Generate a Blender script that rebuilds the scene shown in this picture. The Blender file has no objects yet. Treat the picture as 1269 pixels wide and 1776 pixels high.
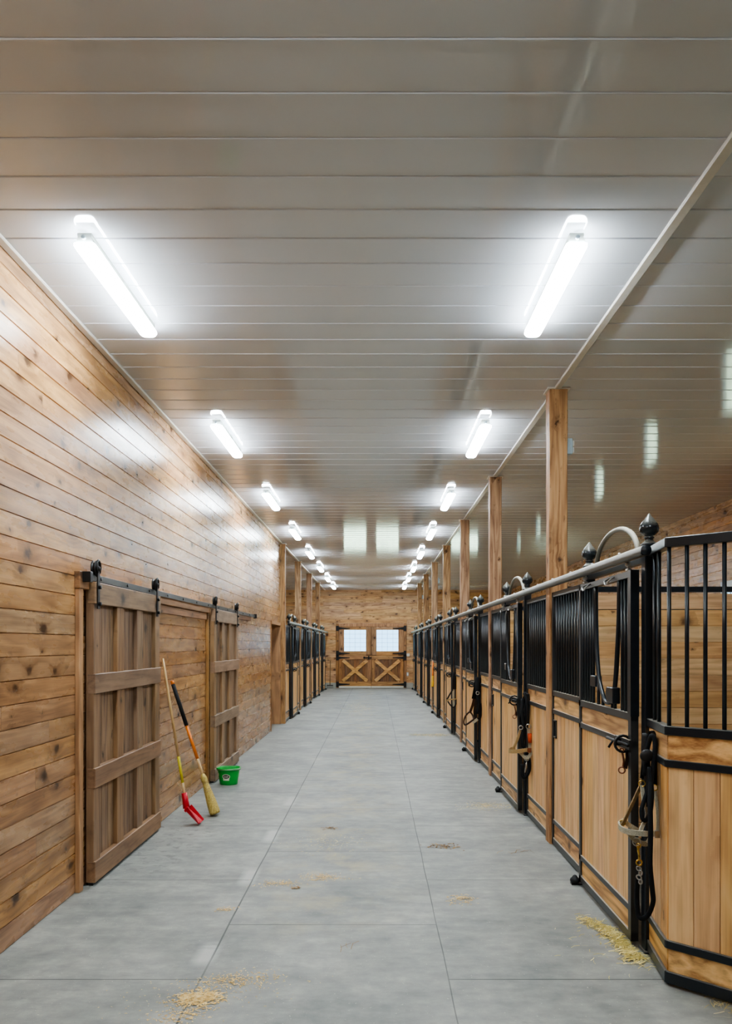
import bpy, bmesh, math, random
from mathutils import Vector, Matrix
random.seed(11)
COL = bpy.context.scene.collection
SC = bpy.context.scene
PI = math.pi
CAMH, F = 1.65, 1400.0
CEIL = 3.79
ROW = 0.132
YEND = 31.2

def at(px, py, Y):
    """world point seen at a spot of the photo, at distance Y down the aisle"""
    return Vector(((px-651)*Y/F, Y, CAMH-(py-1119)*Y/F))

def srgb(r, g, b):
    f = lambda c: (c/255/12.92) if c/255 <= 0.04045 else ((c/255+0.055)/1.055)**2.4
    return (f(r), f(g), f(b), 1)

# ------------------------------------------------------------------ materials
class NT:
    def __init__(s, name):
        s.m = bpy.data.materials.new(name); s.m.use_nodes = True
        s.t = s.m.node_tree; s.t.nodes.clear()
        s.out = s.n('ShaderNodeOutputMaterial')
    def n(s, typ, **kw):
        nd = s.t.nodes.new(typ)
        for k, v in kw.items(): setattr(nd, k, v)
        return nd
    def l(s, a, b): s.t.links.new(a, b)
    def inp(s, sock, v):
        if isinstance(v, (int, float, tuple, list)): sock.default_value = v
        else: s.l(v, sock)
    def math(s, op, a, b=None, c=None, clamp=False):
        nd = s.n('ShaderNodeMath', operation=op); nd.use_clamp = clamp
        s.inp(nd.inputs[0], a)
        if b is not None: s.inp(nd.inputs[1], b)
        if c is not None: s.inp(nd.inputs[2], c)
        return nd.outputs[0]
    def comb(s, x, y, z):
        nd = s.n('ShaderNodeCombineXYZ')
        for i, v in enumerate((x, y, z)): s.inp(nd.inputs[i], v)
        return nd.outputs[0]
    def noise(s, vec, scale, detail=2, rough=0.5, out=0):
        nd = s.n('ShaderNodeTexNoise'); s.l(vec, nd.inputs['Vector'])
        nd.inputs['Scale'].default_value = scale; nd.inputs['Detail'].default_value = detail
        nd.inputs['Roughness'].default_value = rough
        return nd.outputs[out]
    def ramp(s, fac, stops):
        nd = s.n('ShaderNodeValToRGB'); s.inp(nd.inputs[0], fac)
        el = nd.color_ramp.elements
        while len(el) < len(stops): el.new(0.5)
        for e, (p, c) in zip(el, stops): e.position = p; e.color = c if len(c) == 4 else (*c, 1)
        return nd.outputs[0]
    def mapr(s, v, a, b, c=0.0, d=1.0):
        nd = s.n('ShaderNodeMapRange'); s.inp(nd.inputs[0], v)
        for i, x in zip((1, 2, 3, 4), (a, b, c, d)): nd.inputs[i].default_value = x
        return nd.outputs[0]
    def mix(s, fac, a, b, mode='MIX'):
        nd = s.n('ShaderNodeMix', data_type='RGBA', blend_type=mode)
        s.inp(nd.inputs[0], fac); s.inp(nd.inputs[6], a); s.inp(nd.inputs[7], b)
        return nd.outputs[2]
    def bsdf(s, color, rough=0.5, metal=0.0, spec=0.5, normal=None, coat=0.0, coat_rough=0.2):
        b = s.n('ShaderNodeBsdfPrincipled')
        s.inp(b.inputs['Base Color'], color); s.inp(b.inputs['Roughness'], rough)
        s.inp(b.inputs['Metallic'], metal); s.inp(b.inputs['Specular IOR Level'], spec)
        b.inputs['Coat Weight'].default_value = coat; b.inputs['Coat Roughness'].default_value = coat_rough
        if normal is not None: s.l(normal, b.inputs['Normal'])
        s.l(b.outputs[0], s.out.inputs[0]); return b
    def bump(s, h, strength=0.3, dist=0.01):
        nd = s.n('ShaderNodeBump'); s.l(h, nd.inputs['Height'])
        nd.inputs['Strength'].default_value = strength; nd.inputs['Distance'].default_value = dist
        return nd.outputs[0]
    def obj_xyz(s):
        tc = s.n('ShaderNodeTexCoord'); sp = s.n('ShaderNodeSeparateXYZ'); s.l(tc.outputs['Object'], sp.inputs[0])
        oi = s.n('ShaderNodeObjectInfo')
        return tc.outputs['Object'], sp.outputs[0], sp.outputs[1], sp.outputs[2], oi.outputs['Random']

def wood(name, along, across, base, dark, light, w=0.132, L=2.4, off=0.0, knots=0.5, joints=True,
         rough=0.42, spec=0.5, vary=0.35, grain=1.0, rand_obj=False, smudge=0.45, island=False):
    t = NT(name)
    vec, x, y, z, rnd = t.obj_xyz()
    ax = {'x': x, 'y': y, 'z': z, 'xy': None}
    if 'xy' in (along, across): ax['xy'] = t.math('ADD', x, y)
    u, v = ax[along], ax[across]
    third = [k for k in ('x', 'y', 'z') if k not in (along, across)][0]
    th = ax[third]
    if rand_obj: u = t.math('ADD', u, t.math('MULTIPLY', rnd, 37.0))
    row = t.math('FLOOR', t.math('ADD', t.math('DIVIDE', v, w), off))
    wn = t.n('ShaderNodeTexWhiteNoise', noise_dimensions='2D'); t.l(t.comb(row, rnd if rand_obj else 0.37, 0), wn.inputs[0])
    ul = t.math('ADD', t.math('DIVIDE', u, L), t.math('MULTIPLY', wn.outputs[0], 7.3))
    seg = t.math('FLOOR', ul)
    wn2 = t.n('ShaderNodeTexWhiteNoise', noise_dimensions='3D')
    t.l(t.comb(row, seg if joints else 0.5, rnd if rand_obj else 0.1), wn2.inputs[0])
    if island:
        ge = t.n('ShaderNodeNewGeometry'); t.l(t.comb(ge.outputs['Random Per Island'], rnd, 0.2), wn2.inputs[0])
    sp = t.n('ShaderNodeSeparateXYZ'); t.l(wn2.outputs[1], sp.inputs[0])
    r1, r2, r3 = sp.outputs
    u2 = t.math('ADD', u, t.math('MULTIPLY', r1, 31.0))
    v2 = t.math('ADD', v, t.math('MULTIPLY', r2, 17.0))
    # knots
    vo = t.n('ShaderNodeTexVoronoi', voronoi_dimensions='2D'); vo.inputs['Scale'].default_value = 1.0
    nz = t.noise(t.comb(u2, v2, th), 22.0, 2)
    nzo = t.math('MULTIPLY', t.math('SUBTRACT', nz, 0.5), 0.22)
    t.l(t.comb(t.math('ADD', t.math('MULTIPLY', u2, 3.1), nzo), t.math('ADD', t.math('MULTIPLY', v2, 4.3), nzo), 0), vo.inputs['Vector'])
    spc = t.n('ShaderNodeSeparateColor'); t.l(vo.outputs['Color'], spc.inputs[0])
    has = t.math('LESS_THAN', spc.outputs[0], knots)
    size = t.math('MULTIPLY_ADD', t.math('POWER', spc.outputs[1], 1.8), 1.3, 0.30)
    kd = t.math('DIVIDE', vo.outputs['Distance'], size)
    core = t.math('MULTIPLY', t.mapr(kd, 0.145, 0.05), has)
    halo = t.math('MULTIPLY', t.mapr(kd, 0.42, 0.08), has)
    # grain: contour bands of a stretched noise, bent around the knots
    gv = t.comb(t.math('MULTIPLY', u2, 0.9), t.math('ADD', t.math('MULTIPLY', v2, 9.0), t.math('MULTIPLY', halo, 0.35)), t.math('MULTIPLY', th, 6.0))
    gn = t.noise(gv, 1.0, 2, 0.45)
    band = t.math('PINGPONG', t.math('MULTIPLY', gn, 9.0), 1.0)
    fine = t.noise(t.comb(t.math('MULTIPLY', u2, 3.0), t.math('MULTIPLY', v2, 130.0), t.math('MULTIPLY', th, 60.0)), 1.0, 3, 0.6)
    blot = t.noise(t.comb(t.math('MULTIPLY', u2, 2.2), t.math('MULTIPLY', v2, 7.0), th), 1.0, 3, 0.6)
    g = t.math('ADD', t.math('MULTIPLY', band, 0.27*grain), t.math('MULTIPLY', fine, 0.45))
    g = t.math('ADD', g, t.math('MULTIPLY', blot, 0.5))
    col = t.ramp(g, [(0.22, light), (0.52, base), (0.95, dark)])
    val = t.math('MULTIPLY_ADD', r3, vary, 1.0-vary*0.55)
    hs = t.n('ShaderNodeHueSaturation'); t.l(col, hs.inputs['Color'])
    t.l(val, hs.inputs['Value']); t.l(t.math('MULTIPLY_ADD', r1, 0.18, 0.89), hs.inputs['Saturation'])
    t.l(t.math('MULTIPLY_ADD', r2, 0.010, 0.495), hs.inputs['Hue'])
    col = hs.outputs[0]
    kdark = tuple(c*0.32 for c in dark[:3])+(1,)
    col = t.mix(t.math('MULTIPLY', halo, 0.5), col, tuple(c*0.72 for c in dark[:3])+(1,))
    sm = t.noise(t.comb(t.math('MULTIPLY', u2, 7.0), t.math('MULTIPLY', v2, 12.0), 2.0), 1.0, 4, 0.65)
    col = t.mix(t.mapr(sm, 0.60, 0.76, 0.0, smudge), col, tuple(c*0.6 for c in dark[:3])+(1,))
    col = t.mix(t.math('MULTIPLY', core, 0.9), col, kdark)
    h = t.math('SUBTRACT', t.math('MULTIPLY', fine, 0.25), t.math('MULTIPLY', core, 0.3))
    if joints:
        fr = t.math('FRACT', ul)
        jm = t.math('LESS_THAN', fr, 0.0032/L)
        col = t.mix(t.math('MULTIPLY', jm, 0.8), col, kdark)
    nb = t.bump(h, 0.25, 0.004)
    rr = t.math('MULTIPLY_ADD', blot, 0.16, rough-0.08)
    t.bsdf(col, rr, 0, spec, nb)
    return t.m

def plain(name, color, rough=0.5, metal=0.0, spec=0.5, var=0.12, scale=25, bump=0.05, coat=0.0):
    t = NT(name); vec, x, y, z, rnd = t.obj_xyz()
    nz = t.noise(vec, scale, 3)
    d = tuple(c*(1-var) for c in color[:3])+(1,); l = tuple(min(1, c*(1+var)) for c in color[:3])+(1,)
    t.bsdf(t.ramp(nz, [(0.3, d), (0.7, l)]), t.math('MULTIPLY_ADD', nz, 0.1, rough-0.05), metal, spec,
           t.bump(nz, bump, 0.002) if bump else None, coat)
    return t.m

def dust_highlight(name, color, dust, amount, rough=0.35, metal=0.0, lo=0.1, hi=0.9):
    """painted steel with stable dust and painted top highlights on faces that look up"""
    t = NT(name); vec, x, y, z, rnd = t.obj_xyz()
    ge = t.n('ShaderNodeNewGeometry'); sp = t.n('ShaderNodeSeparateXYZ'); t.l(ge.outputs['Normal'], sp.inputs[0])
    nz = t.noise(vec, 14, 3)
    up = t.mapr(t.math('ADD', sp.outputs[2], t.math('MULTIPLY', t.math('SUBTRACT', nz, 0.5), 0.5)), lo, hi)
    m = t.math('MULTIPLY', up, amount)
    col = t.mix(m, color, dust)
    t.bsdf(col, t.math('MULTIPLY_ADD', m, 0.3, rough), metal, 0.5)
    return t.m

W_WALL = wood('wall planks', 'y', 'z', srgb(183,141,99), srgb(114,79,54), srgb(208,168,122), w=ROW, L=3.7, knots=0.5, rough=0.28, spec=0.20, vary=0.26, smudge=0.7)
W_FAR = wood('end wall planks', 'x', 'z', srgb(206,162,112), srgb(140,94,58), srgb(228,190,142), w=ROW, L=2.6, knots=0.7, rough=0.45, vary=0.26, smudge=0.9)
W_PART = wood('partition planks', 'x', 'z', srgb(226,184,130), srgb(176,128,80), srgb(240,206,156), w=0.137, L=9, knots=0.35, joints=False, rough=0.5, vary=0.2, island=True)
HON, HOND, HONL = srgb(232,184,122), srgb(182,130,78), srgb(246,206,150)
W_SV = wood('stall boards upright', 'z', 'y', HON, HOND, HONL, w=0.125, knots=0.12, joints=False, rough=0.45, vary=0.16, rand_obj=True, grain=1.0, smudge=0.2, island=True)
W_SH = wood('stall boards level', 'y', 'z', HON, srgb(158,110,64), HONL, w=0.9, knots=0.25, smudge=0.3, joints=False, rough=0.45, vary=0.22, rand_obj=True, grain=1.6)
W_POST = wood('rough timber', 'z', 'xy', srgb(186,146,106), srgb(124,86,58), srgb(212,176,134), w=0.9, knots=0.75, joints=False, rough=0.65, smudge=0.9, spec=0.3, vary=0.25, rand_obj=True, grain=1.3)
W_BDV = wood('barn door boards', 'z', 'y', srgb(142,114,86), srgb(84,64,50), srgb(170,140,108), w=0.123, knots=0.2, joints=False, island=True, rough=0.5, vary=0.4, rand_obj=True, grain=1.1)
W_BDS = wood('barn door stile', 'z', 'y', srgb(152,120,88), srgb(104,78,56), srgb(174,142,106), w=0.3, off=0.3, knots=0.15, joints=False, rough=0.5, vary=0.2, rand_obj=True)
W_BDR = wood('barn door rail', 'y', 'z', srgb(150,120,92), srgb(102,78,60), srgb(174,142,112), w=0.3, knots=0.25, joints=False, rough=0.5, vary=0.2, rand_obj=True)
W_TRV = wood('trim upright', 'z', 'y', srgb(176,132,86), srgb(120,82,50), srgb(200,158,110), w=0.5, knots=0.2, joints=False, rough=0.5, rand_obj=True)
W_TRH = wood('trim level', 'y', 'z', srgb(164,120,82), srgb(110,74,48), srgb(190,148,104), w=0.5, knots=0.25, joints=False, rough=0.5, rand_obj=True)
W_FDV = wood('end door upright', 'z', 'x', srgb(170,122,76), srgb(104,68,42), srgb(196,148,98), w=0.10, knots=0.35, joints=False, island=True, rough=0.5, vary=0.35, rand_obj=True)
W_FDX = wood('end door brace', 'x', 'z', srgb(214,166,108), srgb(150,104,62), srgb(232,192,138), w=0.5, knots=0.3, joints=False, rough=0.5, vary=0.1, rand_obj=True)
W_FDB = wood('end door lower boards', 'z', 'x', srgb(132,92,56), srgb(78,52,34), srgb(158,116,74), w=0.10, knots=0.3, joints=False, island=True, rough=0.55, vary=0.35, rand_obj=True)
W_FDH = wood('end door level', 'x', 'z', srgb(184,138,90), srgb(124,82,50), srgb(206,162,112), w=0.5, knots=0.45, joints=False, rough=0.5, vary=0.2, rand_obj=True)

BLACK = plain('black powder coat', (0.010, 0.014, 0.019, 1), 0.32, 0, 0.55, 0.2, 30, 0.02)
BLKD = dust_highlight('black steel with dust', (0.010, 0.014, 0.019, 1), srgb(150,142,128), 0.55, 0.3, 0, 0.55, 1.1)
FRAME = dust_highlight('dark rail steel', (0.035, 0.036, 0.037, 1), srgb(190,182,166), 0.75, 0.38, 0, 0.6, 1.0)
PIPE = dust_highlight('door track steel', srgb(92,88,82), srgb(206,200,184), 0.9, 0.36, 0.0, 0.05, 0.9)  # pale upper side paints in the track's top highlight along with dust
ARCHM = dust_highlight('arch steel', srgb(84,82,74), srgb(204,198,180), 0.9, 0.36, 0.0, -0.1, 0.7)
FINM = dust_highlight('finial steel', (0.016, 0.020, 0.024, 1), srgb(196,192,174), 0.55, 0.22, 0.0, 0.25, 1.05)  # highlight on the finial tops is put into the colour with the dust
IRON = plain('black iron', (0.012, 0.011, 0.011, 1), 0.42, 0.3, 0.5, 0.2, 40, 0.1)
TRACKM = dust_highlight('flat bar track', (0.05, 0.052, 0.05, 1), srgb(150,148,140), 0.5, 0.4, 0.2)
STEEL = plain('bare steel', (0.45, 0.44, 0.42, 1), 0.3, 1.0, 0.5, 0.1, 40, 0.02)
BRASS = plain('brass', srgb(206,170,90), 0.28, 1.0, 0.5, 0.1, 40, 0.02)
COPPER = plain('worn bronze', srgb(150,104,84), 0.35, 0.9, 0.5, 0.1, 40, 0.02)
WEBG = plain('grey webbing', srgb(176,170,150), 0.75, 0, 0.3, 0.2, 180, 0.3)
WEBT = plain('tan webbing', srgb(172,148,108), 0.75, 0, 0.3, 0.2, 180, 0.3)
LEATH = plain('dark leather', srgb(54,32,22), 0.5, 0, 0.4, 0.25, 60, 0.1)
LEATHB = plain('black leather', srgb(26,24,25), 0.5, 0, 0.4, 0.25, 60, 0.1)
LEATHT = plain('tan leather', srgb(122,96,62), 0.5, 0, 0.4, 0.25, 60, 0.1)
ROPE = plain('black rope', srgb(18,20,23), 0.8, 0, 0.3, 0.3, 150, 0.5)
ORANGETAPE = plain('orange wrap', srgb(206,84,48), 0.6, 0, 0.4, 0.2, 60, 0.1)
YEL = plain('yellow nylon', srgb(226,184,62), 0.6, 0, 0.4, 0.2, 60, 0.1)
TRIMW = plain('white vinyl trim', srgb(206,200,190), 0.3, 0, 0.5, 0.04, 20, 0.0)
HOUSE = plain('light housing', srgb(190,196,190), 0.45, 0, 0.5, 0.03, 20, 0.0)
BOXG = plain('grey plastic box', srgb(160,176,184), 0.5, 0, 0.5, 0.05, 20, 0.0)
BOXW = plain('white plastic plate', srgb(228,226,216), 0.5, 0, 0.5, 0.03, 20, 0.0)
WINFR = plain('white window frame', srgb(205,210,210), 0.4, 0, 0.5, 0.04, 20, 0.0)
GRILLE = plain('galvanised guard', srgb(120,124,124), 0.4, 0.6, 0.5, 0.06, 30, 0.0)
REDP = plain('red plastic', srgb(200,34,50), 0.32, 0, 0.5, 0.06, 20, 0.02)
GREENP = plain('green plastic', srgb(14,166,62), 0.36, 0, 0.5, 0.05, 20, 0.02)
HANDLE = wood('pale handle wood', 'z', 'y', srgb(226,194,142), srgb(200,160,108), srgb(238,212,166), w=0.5, knots=0.0, joints=False, rough=0.5)
YELT = plain('yellow band', srgb(206,190,52), 0.5, 0, 0.4, 0.15, 60, 0.05)
ORNG = plain('orange paint', srgb(232,128,40), 0.4, 0, 0.5, 0.06, 30, 0.02)
GRIP = plain('black foam grip', srgb(34,36,38), 0.75, 0, 0.3, 0.2, 90, 0.2)
RUBBER = plain('black rubber', (0.012, 0.012, 0.013, 1), 0.6, 0, 0.4, 0.2, 50, 0.1)
LABW = plain('white sticker', srgb(226,232,214), 0.5, 0, 0.4, 0.03, 20, 0.0)
LABK = plain('black sticker', srgb(46,44,46), 0.5, 0, 0.4, 0.05, 20, 0.0)
SLOT = plain('dark recess', (0.006, 0.006, 0.006, 1), 0.8, 0, 0.2, 0.1, 20, 0.0)
CONC = plain('concrete kerb', srgb(164,164,156), 0.7, 0, 0.3, 0.08, 6, 0.2)

def bristle():
    t = NT('broom corn'); vec, x, y, z, rnd = t.obj_xyz()
    a = t.math('ARCTAN2', t.math('SUBTRACT', y, 0.0), t.math('ADD', x, 0.17))
    nz = t.noise(t.comb(t.math('MULTIPLY', x, 260.0), t.math('MULTIPLY', y, 260.0), t.math('MULTIPLY', z, 8.0)), 1.0, 2)
    t.bsdf(t.ramp(nz, [(0.3, srgb(150,124,58)), (0.5, srgb(204,180,104)), (0.75, srgb(226,208,140))]), 0.7, 0, 0.3, t.bump(nz, 0.8, 0.004))
    return t.m
CORN = bristle()

def led():
    t = NT('lit diffuser'); e = t.n('ShaderNodeEmission'); e.inputs[0].default_value = (0.84, 0.94, 1.0, 1)
    e.inputs[1].default_value = LED_POWER
    t.l(e.outputs[0], t.out.inputs[0]); return t.m
LED_POWER = 60.0
LED = led()

def straw_mat(name, a, b, c):
    t = NT(name); ge = t.n('ShaderNodeNewGeometry')
    t.bsdf(t.ramp(ge.outputs['Random Per Island'], [(0.1, a), (0.5, b), (0.9, c)]), 0.7, 0, 0.3)
    return t.m
HAY = straw_mat('hay', srgb(180,160,84), srgb(228,208,128), srgb(246,234,172))
STRAW = straw_mat('straw', srgb(186,164,104), srgb(216,196,140), srgb(232,218,172))
SHAV = straw_mat('shavings', srgb(206,166,96), srgb(228,194,124), srgb(238,214,160))
DUNG = straw_mat('dry manure', srgb(92,66,40), srgb(138,104,64), srgb(176,142,90))

def floor_mat():
    t = NT('rubber mat floor'); vec, x, y, z, rnd = t.obj_xyz()
    ge = t.n('ShaderNodeNewGeometry')
    # mats 1.22 wide and 1.69 long; the middle row is laid half a mat further on
    def vline(pos, w): return t.math('LESS_THAN', t.math('ABSOLUTE', t.math('SUBTRACT', x, pos)), w)
    left = t.math('LESS_THAN', x, -0.865); right = t.math('GREATER_THAN', x, 0.36)
    side = t.math('ADD', left, right, clamp=True)
    yo = t.math('SUBTRACT', y, t.math('ADD', t.math('MULTIPLY', side, -0.78), 4.76))
    rowi = t.math('FLOOR', t.math('DIVIDE', yo, 1.69))
    fr = t.math('MULTIPLY', t.math('FRACT', t.math('DIVIDE', yo, 1.69)), 1.69)
    wob = t.math('MULTIPLY', t.noise(vec, 3.0, 2), 0.004)
    hl = t.math('LESS_THAN', fr, t.math('ADD', wob, 0.0075))
    xw = t.math('ADD', x, t.math('MULTIPLY', t.math('SUBTRACT', t.noise(t.comb(0, y, 0), 1.3, 1), 0.5), 0.012))
    l1 = t.math('LESS_THAN', t.math('ABSOLUTE', t.math('ADD', xw, 0.865)), 0.005)
    l2 = t.math('LESS_THAN', t.math('ABSOLUTE', t.math('SUBTRACT', xw, 0.36)), 0.003)
    seam = t.math('ADD', t.math('ADD', hl, l1), l2, clamp=True)
    sn = t.noise(vec, 1.1, 2)
    seamv = t.math('MULTIPLY', seam, t.mapr(sn, 0.35, 0.55, 0.55, 1.0))
    # tone per mat
    wn = t.n('ShaderNodeTexWhiteNoise', noise_dimensions='3D')
    t.l(t.comb(rowi, t.math('ADD', left, 0.3), right), wn.inputs[0])
    n1 = t.noise(vec, 1.6, 5, 0.6); n2 = t.noise(vec, 9.0, 5, 0.65); n3 = t.noise(vec, 160.0, 2, 0.6)
    n4 = t.noise(t.comb(t.math('MULTIPLY', x, 2.2), t.math('MULTIPLY', y, 6.0), 0), 1.6, 4, 0.6)
    g = t.math('ADD', t.math('MULTIPLY', n1, 0.45), t.math('MULTIPLY', n2, 0.35))
    g = t.math('ADD', g, t.math('MULTIPLY', n4, 0.25))
    col = t.ramp(g, [(0.38, srgb(106,109,108)), (0.48, srgb(131,132,127)), (0.58, srgb(153,153,146)), (0.68, srgb(177,175,166))])
    tone = t.math('MULTIPLY_ADD', wn.outputs[0], 0.10, 0.95)
    hs = t.n('ShaderNodeHueSaturation'); t.l(col, hs.inputs['Color']); t.l(tone, hs.inputs['Value'])
    col = hs.outputs[0]
    # pale worn edges along the left joint
    edge = t.math('MULTIPLY', t.mapr(t.math('ABSOLUTE', t.math('ADD', x, 0.90)), 0.075, 0.02), t.math('MULTIPLY', t.mapr(y, 9.5, 8.0), t.mapr(t.noise(t.comb(0, y, 0), 1.1, 1), 0.52, 0.60)))
    col = t.mix(t.math('MULTIPLY', edge, 0.7), col, srgb(205,204,198))
    # chaff-yellow traffic stain down the middle
    mid = t.math('MULTIPLY', t.mapr(t.math('ABSOLUTE', t.math('ADD', x, 0.3)), 0.65, 0.1), t.mapr(t.noise(vec, 2.6, 5, 0.7), 0.48, 0.72))
    mid = t.math('MULTIPLY', mid, t.mapr(y, 4.2, 5.5))
    col = t.mix(t.math('MULTIPLY', mid, 0.75), col, srgb(190,174,132))
    # damp dark scuffs by the left doors
    sc = t.math('MULTIPLY', t.mapr(x, -1.25, -1.6), t.math('MULTIPLY', t.mapr(y, 5.3, 6.2), t.mapr(y, 8.4, 7.4)))
    sc = t.math('MULTIPLY', sc, t.mapr(t.noise(vec, 11.0, 3, 0.6), 0.55, 0.64))
    col = t.mix(t.math('MULTIPLY', sc, 0.55), col, srgb(84,84,80))
    sc2 = t.mapr(t.noise(t.comb(t.math('MULTIPLY', x, 1.0), t.math('MULTIPLY', y, 2.5), 3.0), 2.3, 6, 0.7), 0.60, 0.74)
    col = t.mix(t.math('MULTIPLY', sc2, 0.6), col, srgb(96,98,96))
    # fine grit and chaff specks
    sp = t.math('GREATER_THAN', t.noise(vec, 70.0, 1, 0.5), 0.745)
    col = t.mix(t.math('MULTIPLY', sp, 0.5), col, srgb(224,220,200))
    col = t.mix(t.math('MULTIPLY', n3, 0.3), col, srgb(100,102,100))
    col = t.mix(t.math('MULTIPLY', seamv, 0.85), col, srgb(44,46,46))
    h = t.math('SUBTRACT', t.math('MULTIPLY', n3, 0.2), seam)
    h = t.math('ADD', h, t.math('MULTIPLY', n2, 0.5))
    t.bsdf(col, t.math('MULTIPLY_ADD', n2, 0.25, 0.42), 0, 0.5, t.bump(h, 0.5, 0.004))
    return t.m
FLOORM = floor_mat()

def ceil_mat():
    t = NT('glossy ceiling panel'); vec, x, y, z, rnd = t.obj_xyz()
    n1 = t.noise(t.comb(t.math('MULTIPLY', x, 1.0), t.math('MULTIPLY', y, 1.6), 0), 5.0, 3, 0.55)
    n2 = t.noise(t.comb(t.math('MULTIPLY', x, 0.5), t.math('MULTIPLY', y, 1.0), 5.0), 1.2, 2)
    h = t.math('ADD', t.math('MULTIPLY', n1, 0.35), t.math('MULTIPLY', n2, 0.5))
    # slight pillow of every 28 cm panel
    fr = t.math('FRACT', t.math('DIVIDE', t.math('SUBTRACT', y, 2.85), 0.28))
    pil = t.math('MULTIPLY', t.math('SINE', t.math('MULTIPLY', fr, 4*PI)), 0.06)
    h = t.math('ADD', h, pil)
    col = t.ramp(n2, [(0.3, CEILC), (0.7, tuple(c*1.06 for c in CEILC[:3])+(1,))])
    t.bsdf(col, 0.07, 0, 0.5, t.bump(h, 0.16, 0.006))
    return t.m
CEILC = srgb(202,205,210)
CEILM = ceil_mat()

def glass():
    t = NT('window glass'); tr = t.n('ShaderNodeBsdfTransparent'); tr.inputs[0].default_value = (0.94, 0.97, 0.98, 1)
    gl = t.n('ShaderNodeBsdfGlossy'); gl.inputs['Roughness'].default_value = 0.02
    ge = t.n('ShaderNodeNewGeometry'); dp = t.n('ShaderNodeVectorMath', operation='DOT_PRODUCT')
    t.l(ge.outputs['Incoming'], dp.inputs[0]); t.l(ge.outputs['Normal'], dp.inputs[1])
    fr = t.math('MULTIPLY_ADD', t.math('POWER', t.math('SUBTRACT', 1.0, t.math('ABSOLUTE', dp.outputs['Value'])), 5.0), 0.96, 0.04)
    mx = t.n('ShaderNodeMixShader'); t.l(fr, mx.inputs[0]); t.l(tr.outputs[0], mx.inputs[1]); t.l(gl.outputs[0], mx.inputs[2])
    t.l(mx.outputs[0], t.out.inputs[0]); return t.m
GLASS = glass()
GRASS = plain('lawn', srgb(196,212,176), 0.9, 0, 0.2, 0.3, 0.6, 0.0)

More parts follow.
